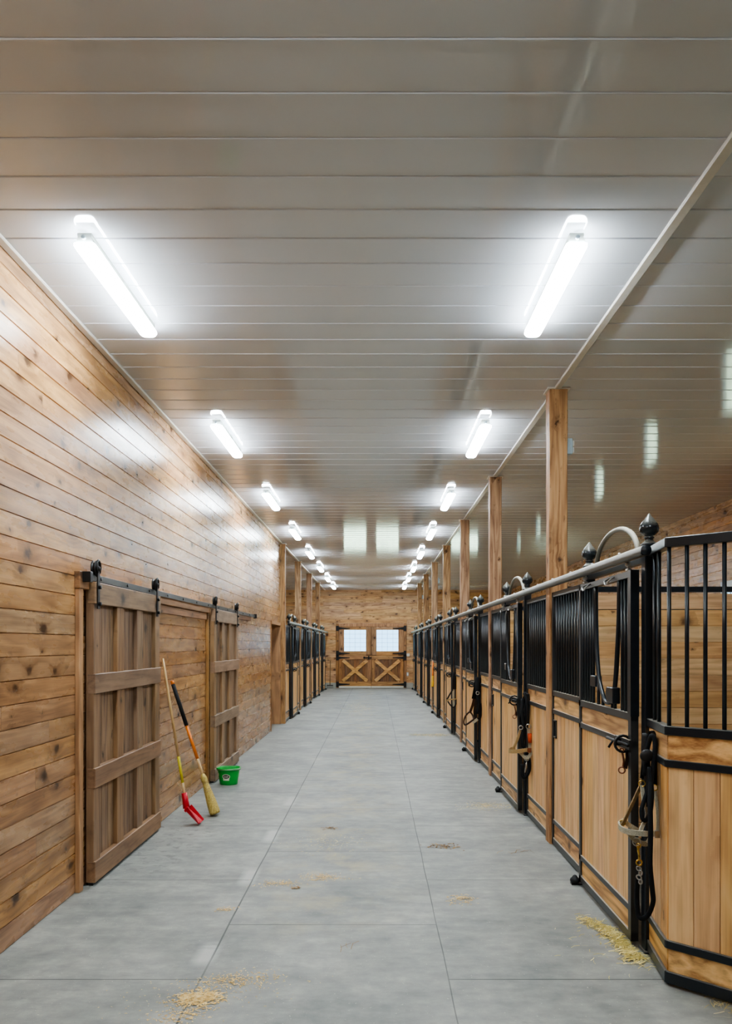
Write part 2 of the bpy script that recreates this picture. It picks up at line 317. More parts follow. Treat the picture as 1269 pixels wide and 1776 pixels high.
# ------------------------------------------------------------------ mesh builder
class MB:
    def __init__(s): s.v = []; s.f = []; s.sm = []
    def add(s, vs, fs, smooth=False):
        o = len(s.v); s.v += [Vector(p) for p in vs]; s.f += [tuple(i+o for i in f) for f in fs]; s.sm += [smooth]*len(fs); return s
    def box(s, x0, x1, y0, y1, z0, z1):
        x0, x1 = min(x0, x1), max(x0, x1); y0, y1 = min(y0, y1), max(y0, y1); z0, z1 = min(z0, z1), max(z0, z1)
        vs = [(x, y, z) for z in (z0, z1) for y in (y0, y1) for x in (x0, x1)]
        return s.add(vs, [(0,2,3,1), (4,5,7,6), (0,1,5,4), (2,6,7,3), (0,4,6,2), (1,3,7,5)])
    def prism(s, poly, a, b, axis):
        """poly of 2-D points extruded along axis from a to b"""
        def P(p, t): return {'x': (t, p[0], p[1]), 'y': (p[0], t, p[1]), 'z': (p[0], p[1], t)}[axis]
        n = len(poly); vs = [P(p, a) for p in poly]+[P(p, b) for p in poly]
        fs = [(i, (i+1) % n, (i+1) % n+n, i+n) for i in range(n)]+[tuple(range(n))[::-1], tuple(range(n, 2*n))]
        return s.add(vs, fs)
    def beam(s, p0, p1, w, h, up=(0, 0, 1)):
        p0, p1 = Vector(p0), Vector(p1); d = (p1-p0).normalized(); up = Vector(up)
        if abs(d.dot(up)) > 0.99: up = Vector((0, 1, 0))
        sx = d.cross(up).normalized(); sy = sx.cross(d).normalized()
        vs = [p+sx*a*w/2+sy*b*h/2 for p in (p0, p1) for a, b in ((-1,-1), (1,-1), (1,1), (-1,1))]
        return s.add(vs, [(0,1,2,3), (4,7,6,5), (0,4,5,1), (1,5,6,2), (2,6,7,3), (3,7,4,0)])
    def tube(s, pts, r, n=8, closed=False, flat=None, smooth=True, up=None):
        """sweep; r may be a list; flat = (half width, half thickness) for a strap whose width follows `up`"""
        pts = [Vector(p) for p in pts]; N = len(pts); rings = []
        prev = None
        for i, p in enumerate(pts):
            a = pts[(i-1) % N] if (closed or i > 0) else p
            b = pts[(i+1) % N] if (closed or i < N-1) else p
            d = (b-a).normalized()
            if prev is None:
                ref = Vector(up) if up else (Vector((0, 0, 1)) if abs(d.z) < 0.9 else Vector((0, 1, 0)))
                sx = d.cross(ref)
                if sx.length < 1e-4: sx = d.cross(Vector((1, 0, 0)))
                sx.normalize()
            elif up and d.cross(Vector(up)).length > 0.15:
                sx = d.cross(Vector(up)).normalized()
                if sx.dot(prev) < 0: sx = -sx
            else:
                sx = (prev-d*prev.dot(d)).normalized()
            prev = sx; sy = sx.cross(d)
            ri = r[i] if isinstance(r, (list, tuple)) else r
            ring = []
            if flat:
                hw, ht = flat
                for aa, bb in ((-ht, -hw), (ht, -hw), (ht, hw), (-ht, hw)): ring.append(p+sx*aa+sy*bb)
            else:
                for k in range(n):
                    an = 2*PI*k/n; ring.append(p+sx*math.cos(an)*ri+sy*math.sin(an)*ri)
            rings.append(ring)
        m = len(rings[0]); vs = [q for rg in rings for q in rg]; fs = []
        for i in range(N if closed else N-1):
            j = (i+1) % N
            for k in range(m): fs.append((i*m+k, i*m+(k+1) % m, j*m+(k+1) % m, j*m+k))
        if not closed: fs += [tuple(range(m))[::-1], tuple(range((N-1)*m, N*m))]
        return s.add(vs, fs, smooth and not flat)
    def cyl(s, p0, p1, r, n=12, smooth=True): return s.tube([p0, p1], r, n, smooth=smooth)
    def lathe(s, c, prof, n=20, axis='z', smooth=True):
        c = Vector(c); vs = []; fs = []
        for (r, h) in prof:
            for k in range(n):
                a = 2*PI*k/n
                q = {'z': (r*math.cos(a), r*math.sin(a), h), 'x': (h, r*math.cos(a), r*math.sin(a)), 'y': (r*math.cos(a), h, r*math.sin(a))}[axis]
                vs.append(c+Vector(q))
        for i in range(len(prof)-1):
            for k in range(n): fs.append((i*n+k, i*n+(k+1) % n, (i+1)*n+(k+1) % n, (i+1)*n+k))
        fs += [tuple(range(n))[::-1], tuple(range((len(prof)-1)*n, len(prof)*n))]
        return s.add(vs, fs, smooth)
    def ring(s, c, R, r, normal=(0, 1, 0), n=16, m=6, sx=1.0, sy=1.0):
        nrm = Vector(normal).normalized(); a = nrm.orthogonal().normalized(); b = nrm.cross(a)
        pts = [Vector(c)+a*math.cos(2*PI*k/n)*R*sx+b*math.sin(2*PI*k/n)*R*sy for k in range(n)]
        return s.tube(pts, r, m, closed=True)
    def build(s, name, mat, parent=None, bevel=0.0, loc=None):
        me = bpy.data.meshes.new(name)
        base = Vector(loc) if loc is not None else (wloc(parent) if parent else Vector((0, 0, 0)))
        me.from_pydata([p-base for p in s.v], [], s.f); me.update()
        for p, sm in zip(me.polygons, s.sm): p.use_smooth = sm
        bm = bmesh.new(); bm.from_mesh(me); bmesh.ops.recalc_face_normals(bm, faces=bm.faces); bm.to_mesh(me); bm.free()
        me.materials.append(mat)
        o = bpy.data.objects.new(name, me); COL.objects.link(o)
        if parent:
            o.parent = parent
            if loc is not None: o.location = base-wloc(parent)
        elif loc is not None: o.location = base
        if bevel:
            b = o.modifiers.new('bevel', 'BEVEL'); b.width = bevel; b.segments = 1; b.limit_method = 'ANGLE'
        return o

def wloc(o):
    v = Vector((0, 0, 0))
    while o: v += o.location; o = o.parent
    return v
def B(*a): return MB().box(*a)
def tag(o, label=None, cat=None, group=None, kind=None):
    if label: o['label'] = label
    if cat: o['category'] = cat
    if group: o['group'] = group
    if kind: o['kind'] = kind
    return o
def thing(name, loc, label, cat, group=None):
    o = bpy.data.objects.new(name, None); COL.objects.link(o); o.location = loc; o.empty_display_size = 0.1
    return tag(o, label, cat, group)
def struct(o): o['kind'] = 'structure'; return o
def copy_tree(o, parent=None, kids=None):
    c = o.copy(); COL.objects.link(c); c.parent = parent
    for ch in [k for k in bpy.data.objects if k.parent == o]: copy_tree(ch, c)
    return c
def spline(pts, k=6, closed=False):
    P = [Vector(p) for p in pts]; n = len(P); out = []
    rng = range(n) if closed else range(n-1)
    for i in rng:
        p1, p2 = P[i], P[(i+1) % n]
        p0 = P[(i-1) % n] if (closed or i > 0) else p1*2-p2
        p3 = P[(i+2) % n] if (closed or i < n-2) else p2*2-p1
        for j in range(k):
            t = j/k
            out.append(0.5*((2*p1)+(p2-p0)*t+(2*p0-5*p1+4*p2-p3)*t*t+(3*p1-p0-3*p2+p3)*t**3))
    if not closed: out.append(P[-1])
    return out
ORD = ['nearest', 'second', 'third', 'fourth', 'fifth', 'sixth', 'seventh', 'eighth', 'ninth']

# ------------------------------------------------------------------ planked walls
def planks(mb, axis, face, nrm, u0, u1, r0, r1, d=0.007, g=0.0045, row=ROW, thick=0.0):
    """tongue-and-groove rows r0..r1 on the plane axis-normal=face; nrm = +1/-1 direction the face looks"""
    for r in range(r0, r1):
        z0, z1 = r*row, (r+1)*row
        if z1 > CEIL: z1 = CEIL
        prof = [(face-nrm*d, z0), (face-nrm*d, z0+g*0.25), (face, z0+g), (face, z1-g), (face-nrm*d, z1-g*0.25), (face-nrm*d, z1)]
        vs = []
        for (a, z) in prof:
            for u in (u0, u1): vs.append((a, u, z) if axis == 'x' else (u, a, z))
        mb.add(vs, [(2*i, 2*i+1, 2*i+3, 2*i+2) for i in range(5)])
WL = -2.0
XR = 5.2
NR = 29
# left wall with a doorway at its far end
w = MB()
planks(w, 'x', WL, 1, -2.6, 15.45, 0, NR)
planks(w, 'x', WL, 1, 15.45, 16.9, 16, NR)
w.box(WL-0.02, WL-0.1, -2.6, 15.45, 0, CEIL)
w.box(WL-0.02, WL-0.1, 15.45, 16.9, 16*ROW, CEIL)
struct(w.build('wall_left', W_WALL))
# doorway in the far end of the left wall
dd = struct(MB().box(-2.17, -2.20, 15.4, 16.95, 0, 2.12).build('door_3', W_BDV))
struct(MB().box(-1.99, -2.17, 16.90, 16.97, 0, 2.12).box(-1.99, -2.17, 15.42, 15.45, 0, 2.06).box(-1.985, -2.17, 15.42, 16.92, 2.06, 2.12).build('trim_1', W_TRV))
MB().box(-2.10, -2.17, 15.7, 15.74, 0.95, 1.15).build('pull_handle', IRON, dd)
# right outer wall with window openings
WZ0, WZ1 = 12, 19
wcs = [11.7+3.5*k for k in range(-3, 6)]
w = MB()
planks(w, 'x', XR, -1, -2.6, YEND, 0, WZ0); planks(w, 'x', XR, -1, -2.6, YEND, WZ1, NR)
e = [-2.6]
for c in wcs: e += [c-0.34, c+0.34]
e.append(YEND)
for i in range(0, len(e), 2):
    planks(w, 'x', XR, -1, e[i], e[i+1], WZ0, WZ1); w.box(XR+0.012, XR+0.03, e[i], e[i+1], WZ0*ROW, WZ1*ROW)
w.box(XR+0.012, XR+0.03, -2.6, YEND, 0, WZ0*ROW); w.box(XR+0.012, XR+0.03, -2.6, YEND, WZ1*ROW, CEIL)
struct(w.build('wall_right', W_WALL))
def side_window(i, c):
    z0, z1 = WZ0*ROW, WZ1*ROW
    f = MB()
    for (a, b, cc, d_) in ((c-0.42, c-0.33, z0-0.09, z1+0.09), (c+0.33, c+0.42, z0-0.09, z1+0.09), (c-0.33, c+0.33, z0-0.09, z0+0.01), (c-0.33, c+0.33, z1-0.01, z1+0.09)):
        f.box(XR-0.025, XR+0.011, a, b, cc, d_)
    o = struct(f.build('window_%d' % i, WINFR, bevel=0.004))
    MB().box(XR+0.018, XR+0.022, c-0.33, c+0.33, z0+0.01, z1-0.01).build('pane', GLASS, o)
    g = MB()
    for k in range(1, 6): g.box(XR-0.012, XR-0.004, c-0.33+0.11*k-0.005, c-0.33+0.11*k+0.005, z0, z1)
    for k in range(1, 8): g.box(XR-0.018, XR-0.010, c-0.33, c+0.33, z0+k*0.115-0.005, z0+k*0.115+0.005)
    g.build('guard_grille', GRILLE, o)
for i, c in enumerate(wcs): side_window(i+1, c)
# end wall
DX0, DX1, DTOP = -1.42, 1.09, 2.376
w = MB()
fw0, fw1 = 2.92, 3.96
planks(w, 'y', YEND, -1, -5.4, DX0, 0, 18); planks(w, 'y', YEND, -1, DX1, fw0, 0, 18)
planks(w, 'y', YEND, -1, fw0, fw1, 0, 9); planks(w, 'y', YEND, -1, fw0, fw1, 17, 18)
planks(w, 'y', YEND, -1, fw1, XR, 0, 18); planks(w, 'y', YEND, -1, -5.4, XR, 18, NR)
b0, b1 = YEND+0.02, YEND+0.12
for (x0, x1, z0, z1) in ((-5.4, DX0, 0, DTOP), (DX1, fw0, 0, DTOP), (fw0, fw1, 0, 9*ROW), (fw0, fw1, 17*ROW, DTOP), (fw1, XR, 0, DTOP), (-5.4, XR+.1, DTOP, CEIL)):
    w.box(x0, x1, b0, b1, z0, z1)
struct(w.build('wall_back', W_FAR))
f = MB(); z0, z1 = 9*ROW, 17*ROW
for q in ((fw0-.09, fw0+.01, z0-.09, z1+.09), (fw1-.01, fw1+.09, z0-.09, z1+.09), (fw0, fw1, z0-.09, z0+.01), (fw0, fw1, z1-.01, z1+.09)):
    f.box(q[0], q[1], YEND-.025, YEND+.06, q[2], q[3])
o = struct(f.build('window_10', WINFR)); MB().box(fw0, fw1, YEND+.05, YEND+.056, z0, z1).build('pane', GLASS, o)
g = MB()
for k in range(1, 7): g.box(fw0+k*.15-.005, fw0+k*.15+.005, YEND-.012, YEND-.004, z0, z1)
for k in range(1, 8): g.box(fw0, fw1, YEND-.018, YEND-.010, z0+k*.13-.005, z0+k*.13+.005)
g.build('guard_grille', GRILLE, o)
# wall behind the camera, outer wall of the left bays, partition at the end of the left wall
w = MB(); planks(w, 'y', -2.6, 1, WL, XR, 0, NR); w.box(WL-.1, XR+.1, -2.7, -2.61, 0, CEIL); struct(w.build('wall_front', W_FAR))
w = MB(); planks(w, 'x', -5.4, 1, 17.1, YEND, 0, NR); w.box(-5.5, -5.41, 17, YEND, 0, CEIL); struct(w.build('wall_outer', W_WALL))
w = MB(); planks(w, 'y', 17.10, 1, -5.4, -2.06, 0, NR); w.box(-5.4, -2.06, 17.02, 17.09, 0, CEIL); struct(w.build('wall_side', W_FAR))
# floor and kerbs
struct(MB().box(-5.5, XR+.1, -2.7, YEND+.1, -0.12, 0).build('floor', FLOORM))
struct(MB().box(-5.4, DX0-.1, YEND-.04, YEND-.002, 0, 0.2).box(DX1+.1, XR, YEND-.04, YEND-.002, 0, 0.2).build('baseboard_back', CONC))
struct(MB().box(-40, 60, YEND+.3, 140, -0.4, -0.3).box(XR+.3, 60, -30, YEND+.3, -0.4, -0.3).build('ground', GRASS))
# ceiling: 28 cm vinyl panels with a fine joint between
c = MB(); n0 = -20
y = 2.85+0.28*n0
prof = []
while y < YEND:
    prof += [(y+0.005, CEIL), (y+0.269, CEIL), (y+0.271, CEIL+0.003), (y+0.274, CEIL+0.003), (y+0.276, CEIL-0.0015), (y+0.279, CEIL-0.0035), (y+0.282, CEIL-0.0015)]
    y += 0.28
vs = []
for (yy, zz) in prof:
    vs += [(-5.5, yy, zz), (XR+.1, yy, zz)]
c.add(vs, [(2*i, 2*i+1, 2*i+3, 2*i+2) for i in range(len(prof)-1)])
c.box(-5.5, XR+.1, -2.8, YEND+.1, CEIL+.02, CEIL+.08)
struct(c.build('ceiling', CEILM))
def jtrim(name, x, y0, y1, wd=0.028):
    struct(MB().prism([(x-wd, CEIL-.001), (x-wd, CEIL-.010), (x-wd+.006, CEIL-.016), (x+wd-.006, CEIL-.016), (x+wd, CEIL-.010), (x+wd, CEIL-.001)], y0, y1, 'y').build(name, TRIMW))
jtrim('trim_2', 1.51, -2.6, YEND); jtrim('trim_3', WL+.028, -2.6, 17.0, 0.026); jtrim('trim_4', -1.965, 17.0, YEND)

# ------------------------------------------------------------------ end doors (two dutch leaves)
xm = (DX0+DX1)/2
yf = YEND-0.03
struct(MB().box(DX0-.11, DX0, yf, yf+.05, 0, DTOP+.11).box(DX1, DX1+.11, yf, yf+.05, 0, DTOP+.11).box(DX0, DX1, yf, yf+.05, DTOP-.005, DTOP+.11).build('trim_5', W_FDV, bevel=.005))
struct(MB().box(DX0-.02, DX1+.02, YEND+.035, YEND+.06, 0, 1.36).box(DX0-.02, DX0+.18, YEND+.035, YEND+.06, 1.36, 2.39).box(DX1-.18, DX1+.02, YEND+.035, YEND+.06, 1.36, 2.39).box(xm-.17, xm+.17, YEND+.035, YEND+.06, 1.36, 2.39).box(DX0, DX1, YEND+.035, YEND+.06, 2.27, 2.39).build('gap_light_stop', W_FDV))  # unseen sheet added behind the leaves so no daylight shows through gaps
def leaf(i, x0, x1, hinge_left):
    y0, y1 = YEND-.045, YEND+.01
    fl = y0-.018
    fr = MB()
    fr.box(x0, x0+.20, y0, y1, 1.27, 2.36); fr.box(x1-.20, x1, y0, y1, 1.27, 2.36)
    root = struct(fr.build('door_%d' % i, W_FDV, bevel=.004))
    MB().box(x0+.20, x1-.20, y0, y1, 1.252, 1.42).box(x0+.20, x1-.20, y0, y1, 2.24, 2.36).build('upper_rail', W_FDH, root)
    MB().box(x0+.20, x1-.20, y0+.03, y0+.036, 1.42, 2.24).build('pane', GLASS, root)
    g = MB()
    for k in range(1, 4): g.box(x0+.2+k*(x1-x0-.4)/4-.004, x0+.2+k*(x1-x0-.4)/4+.004, y0+.012, y0+.02, 1.42, 2.24)
    for k in range(1, 5): g.box(x0+.2, x1-.2, y0+.014, y0+.022, 1.42+k*.82/5-.004, 1.42+k*.82/5+.004)
    g.build('pane_grille', GRILLE, root)
    bb = MB(); n = 11; wd = (x1-x0)/n
    for k in range(n): bb.box(x0+k*wd+.0015, x0+(k+1)*wd-.0015, y0+.005, y1, .07, 1.25)
    bb.box(x0+.02, x1-.02, y1-.006, y1+.02, .02, 1.26); bb.build('lower_boards', W_FDB, root, bevel=.004)  # backing box added behind the boards to shut out daylight
    MB().box(x0, x1, fl, y0+.004, 1.10, 1.25).box(x0, x1, fl, y0+.004, .07, .24).build('lower_rail', W_FDH, root, bevel=.004)
    MB().box(x0, x0+.13, fl, y0+.004, .24, 1.10).box(x1-.13, x1, fl, y0+.004, .24, 1.10).build('lower_stile', W_FDV, root, bevel=.004)
    br = MB(); yb = fl-.012
    br.beam((x0+.15, yb+.012, .27), (x1-.15, yb+.012, 1.07), .13, .024, up=(0, 1, 0))
    br.beam((x0+.15, yb+.018, 1.07), (x1-.15, yb+.018, .27), .13, .024, up=(0, 1, 0))
    br.build('cross_brace', W_FDX, root, bevel=.003)
    MB().box(x0, x1, y0-.045, y1, .012, .068).build('bottom_sweep', BOXW, root)
    hx = x0 if hinge_left else x1; sg = 1 if hinge_left else -1
    for z in (2.30, 1.335, 1.165, .14):
        h = MB(); yy = fl-.016
        h.prism([(hx-sg*.02, z-.05), (hx+sg*.10, z-.035), (hx+sg*.42, z-.012), (hx+sg*.42, z+.012), (hx+sg*.10, z+.035), (hx-sg*.02, z+.05)], yy, yy+.014, 'y')
        h.build('strap_hinge', IRON, root)
        MB().box(hx-sg*.11, hx-sg*.01, yf-.03, yf+.002, z-.10, z+.10).build('hinge_plate', IRON, root)
    return root, fl
l1, fl = leaf(1, DX0+.01, xm-.006, True)
l2, fl = leaf(2, xm+.006, DX1-.01, False)
MB().beam((xm-.30, fl-.03, 1.17), (xm+.02, fl-.03, 1.17), .03, .03).box(xm-.30, xm-.24, fl-.04, fl, 1.13, 1.21).box(xm-.12, xm-.07, fl-.045, fl, 1.10, 1.24).build('slide_bolt', IRON, l1)
o = thing('light_switch', (1.28, YEND-.01, 1.27), 'small white switch plate on end wall right of the double doors', 'switch')
MB().box(1.20, 1.32, YEND-.02, YEND, 1.22, 1.33).build('cover_plate', BOXW, o, bevel=.003)
for xx in (1.225, 1.275): MB().box(xx, xx+.025, YEND-.032, YEND-.018, 1.26, 1.29).build('toggle', BOXW, o)
o = thing('wall_outlet', (1.24, YEND-.01, .52), 'pale outlet box low on end wall right of the double doors', 'outlet')
MB().box(1.20, 1.28, YEND-.03, YEND, .46, .60).build('outlet_box', BOXG, o, bevel=.003)
MB().box(1.215, 1.265, YEND-.036, YEND-.028, .48, .58).build('outlet_cover', BOXW, o)

# ------------------------------------------------------------------ timber posts
def post(side, k, y0):
    x0, x1 = (1.445, 1.595) if side > 0 else (-2.05, -1.90)
    cx = (x0+x1)/2
    lab = {1: '%s square timber post from the camera in the right row', -1: '%s square timber post from the camera in the left row'}[side] % ORD[k]
    t = thing('timber_post', (cx, y0+.075, 0), lab, 'post', 'timber posts along the stall fronts')
    m = MB(); n = 14; rnd = random.Random(k*7+side)
    # slightly waney square timber
    rings = []
    for i in range(n+1):
        z = CEIL*i/n; j = lambda: rnd.uniform(-.0025, .0025); b = .006+rnd.uniform(0, .004)
        hx = .075
        pr = [(-hx+b, -hx), (hx-b, -hx), (hx, -hx+b), (hx, hx-b), (hx-b, hx), (-hx+b, hx), (-hx, hx-b), (-hx, -hx+b)]
        rings.append([(cx+a+j(), y0+.075+c_+j(), z) for a, c_ in pr])
    vs = [q for r_ in rings for q in r_]
    fs = [(i*8+q, i*8+(q+1) % 8, (i+1)*8+(q+1) % 8, (i+1)*8+q) for i in range(n) for q in range(8)]
    m.add(vs, fs); m.build('post_shaft', W_POST, t)
    c = MB(); e_ = .018; zt = CEIL-.014
    c.box(x0-e_, x1+e_, y0-e_, y0, zt, CEIL-.001).box(x0-e_, x1+e_, y0+.15, y0+.15+e_, zt, CEIL-.001)
    c.box(x0-e_, x0, y0, y0+.15, zt, CEIL-.001).box(x1, x1+e_, y0, y0+.15, zt, CEIL-.001)
    c.build('ceiling_collar', TRIMW, t)
    # receptacle box on the stall side
    if side > 0 and k in (0, 4, 6):
        b = thing('receptacle_box', (x1+.03, y0+.05, 3.30), 'small grey receptacle box on side of the %s timber post, right row' % ORD[k], 'outlet', 'receptacle boxes on the timber posts')
        MB().box(x1, x1+.045, y0+.01, y0+.085, 3.24, 3.37).build('box_body', BOXG, b, bevel=.004)
        MB().box(x1+.045, x1+.06, y0+.02, y0+.078, 3.255, 3.30).box(x1+.045, x1+.06, y0+.02, y0+.078, 3.31, 3.355).build('flap_cover', BOXW, b, bevel=.003)
for k in range(7): post(1, k, 6.7+3.5*k)
for k, y in enumerate((16.96, 20.5, 24.0, 27.5)): post(-1, k, y)

# ------------------------------------------------------------------ ceiling lights
def make_light():
    t = thing('ceiling_light', (0, 0, CEIL), '-', 'light', 'long LED lights under the ceiling')
    L = 1.22
    MB().prism([(-.036, CEIL-.0), (-.036, CEIL-.014), (-.034, CEIL-.020), (-.050, CEIL-.058), (.050, CEIL-.058), (.034, CEIL-.020), (.036, CEIL-.014), (.036, CEIL)], .01, L-.01, 'y').build('housing', HOUSE, t)
    prof = [(-.056, CEIL-.056), (-.057, CEIL-.066), (-.047, CEIL-.082), (-.028, CEIL-.090), (.028, CEIL-.090), (.047, CEIL-.082), (.057, CEIL-.066), (.056, CEIL-.056)]
    d = MB(); rings = []
    for (yy, s) in ((0, .90), (.012, .97), (.03, 1.0), (L-.05, 1.0), (L-.018, .93), (L, .76)):
        rings.append([(x*s, yy, CEIL-.056+(z-CEIL+.056)*s) for x, z in prof])
    vs = [q for r in rings for q in r]; n = 8
    fs = [(i*n+q, i*n+(q+1) % n, (i+1)*n+(q+1) % n, (i+1)*n+q) for i in range(len(rings)-1) for q in range(n)]
    fs += [tuple(range(n))[::-1], tuple(range(5*n, 6*n))]
    d.add(vs, fs); d.build('diffuser', LED, t)
    MB().cyl((0, .005, CEIL-.03), (0, -.012, CEIL-.03), .011, 8).build('cable_gland', BOXG, t)
    return t
proto = make_light()
first = True
for side, x in ((-1, -1.51), (1, 1.045)):
    for k in range(-1, 8):
        t = proto if first else copy_tree(proto); first = False
        t.location = (x, 4.18+3.465*k, CEIL)
        if k < 0: t['label'] = 'long LED ceiling light overhead behind the camera, %s row' % ('left' if side < 0 else 'right')
        else: t['label'] = '%s lit long LED ceiling light from the camera in the %s row' % (ORD[k], 'left' if side < 0 else 'right')

# ------------------------------------------------------------------ stall fronts
def X(s, x): return x if s > 0 else -(x+0.46)
ZR1, ZR2, ZR3 = (1.235, 1.275), (1.088, 1.122), (.185, .218)
BT = 2.085
def infill(root, s, xa, xb, y0, y1, frx, name_suffix='', zb=.012):
    """rails and stiles between y0 and y1; boards behind them"""
    fr = MB()
    for (a, b) in (ZR1, ZR2, ZR3, (zb, zb+.05)): fr.box(X(s, frx[0]), X(s, frx[1]), y0, y1, a, b)
    fr.box(X(s, frx[0]), X(s, frx[1]), y0, y0+.035, zb, BT); fr.box(X(s, frx[0]), X(s, frx[1]), y1-.035, y1, zb, BT)
    fr.box(X(s, frx[0]), X(s, frx[1]), y0, y1, BT-.04, BT)
    for (yc, sg) in ((y0+.035, 1), (y1-.035, -1)):      # rounded inside corners of the panel openings
        for zc, sz in ((ZR1[0], -1), (ZR2[1], 1), (ZR3[0], -1), (zb+.05, 1)):
            fr.prism([(yc, zc), (yc+sg*.022, zc), (yc+sg*.006, zc+sz*.006), (yc, zc+sz*.022)], X(s, frx[0]+.004), X(s, frx[1]-.004), 'x')
    fr.build('panel_frame', FRAME, root)
    MB().box(X(s, xa), X(s, xb), y0+.03, y1-.03, ZR2[1]-.004, ZR1[0]+.004).build('upper_board', W_SH, root)
    MB().box(X(s, xa), X(s, xb), y0+.03, y1-.03, zb+.045, ZR3[0]+.004).build('kick_board', W_SH, root)
    n = max(2, round((y1-y0-.06)/.125)); wd = (y1-y0-.06)/n; m = MB()
    for k in range(n):
        a, b = y0+.03+k*wd, y0+.03+(k+1)*wd; e_ = .0025
        xo, xi = X(s, xa), X(s, xb); dx = .003*(1 if xi > xo else -1)
        m.prism([(xo+dx, a), (xo, a+e_), (xo, b-e_), (xo+dx, b), (xi, b), (xi, a)], ZR3[1]-.004, ZR2[0]+.004, 'z')
    m.build('lower_boards', W_SV, root)
def bars(root, s, x, ys, z0, z1, detail):
    if detail:
        for y in ys: MB().cyl((X(s, x), y, z0), (X(s, x), y, z1), .0105, 8).build('bar', BLACK, root)
    else:
        m = MB()
        for y in ys: m.cyl((X(s, x), y, z0), (X(s, x), y, z1), .0105, 6)
        m.build('bars', BLACK, root)
def spread(a, b, sp=.09):
    n = max(1, round((b-a)/sp)); return [a+(b-a)*i/n for i in range(1, n)]
def finial_post(root, s, y):
    x0, x1 = 1.445, 1.51; xc = (x0+x1)/2
    p = MB().box(X(s, x0), X(s, x1), y-.033, y+.033, 0, 2.185).box(X(s, x0-.012), X(s, x1+.012), y-.055, y+.055, 0, .012).build('post', BLKD, root, bevel=.004)
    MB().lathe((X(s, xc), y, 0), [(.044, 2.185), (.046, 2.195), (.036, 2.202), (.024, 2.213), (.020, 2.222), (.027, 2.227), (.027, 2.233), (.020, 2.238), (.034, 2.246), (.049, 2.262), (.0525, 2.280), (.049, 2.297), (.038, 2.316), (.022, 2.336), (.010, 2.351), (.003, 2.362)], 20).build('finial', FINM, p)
    m = MB().box(X(s, 1.375), X(s, x0+.01), y-.012, y+.012, 2.145, 2.163)
    m.build('track_bracket', FRAME, root)
def stall(s, yb, k, near=True, farend=None, detail=True, label='', near0=None, part=None):
    """yb = y of the near finial post"""
    t = thing('stall_front', (X(s, 1.48), yb, 0), label, 'stall front', 'stall fronts with bar grilles and finials')
    finial_post(t, s, yb); finial_post(t, s, yb+1.22)
    a, R = yb+.61, .425
    pts = [(X(s, 1.477), a-R*math.cos(th), 2.165+.19*math.sin(th)) for th in [PI*i/18 for i in range(19)]]
    pts = [(X(s, 1.477), a-R, 2.12)]+pts+[(X(s, 1.477), a+R, 2.12)]
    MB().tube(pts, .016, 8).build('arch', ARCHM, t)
    MB().box(X(s, 1.46), X(s, 1.495), yb+.033, yb+1.187, 2.10, 2.135).build('header_bar', FRAME, t)
    def panel(y0, y1, slot):
        infill(t, s, 1.474, 1.492, y0, y1, (1.462, 1.502))
        bars(t, s, 1.482, spread(y0+.02, y1-.02), ZR1[1]-.01, BT-.02, detail)
        if slot:
            MB().box(X(s, 1.4725), X(s, 1.48), slot-.036, slot+.036, .90, 1.03).build('feed_slot', SLOT, t)
            m = MB()
            m.box(X(s, 1.462), X(s, 1.475), slot-.044, slot+.044, .892, .902).box(X(s, 1.462), X(s, 1.475), slot-.044, slot+.044, 1.028, 1.038)
            m.box(X(s, 1.462), X(s, 1.475), slot-.044, slot-.036, .892, 1.038).box(X(s, 1.462), X(s, 1.475), slot+.036, slot+.044, .892, 1.038)
            m.build('slot_rim', FRAME, t)
    if near: panel(near0 if near0 else yb-.97, yb-.035, None)
    fe = farend if farend else yb+2.335
    panel(yb+1.255, fe, fe-.09)
    return t
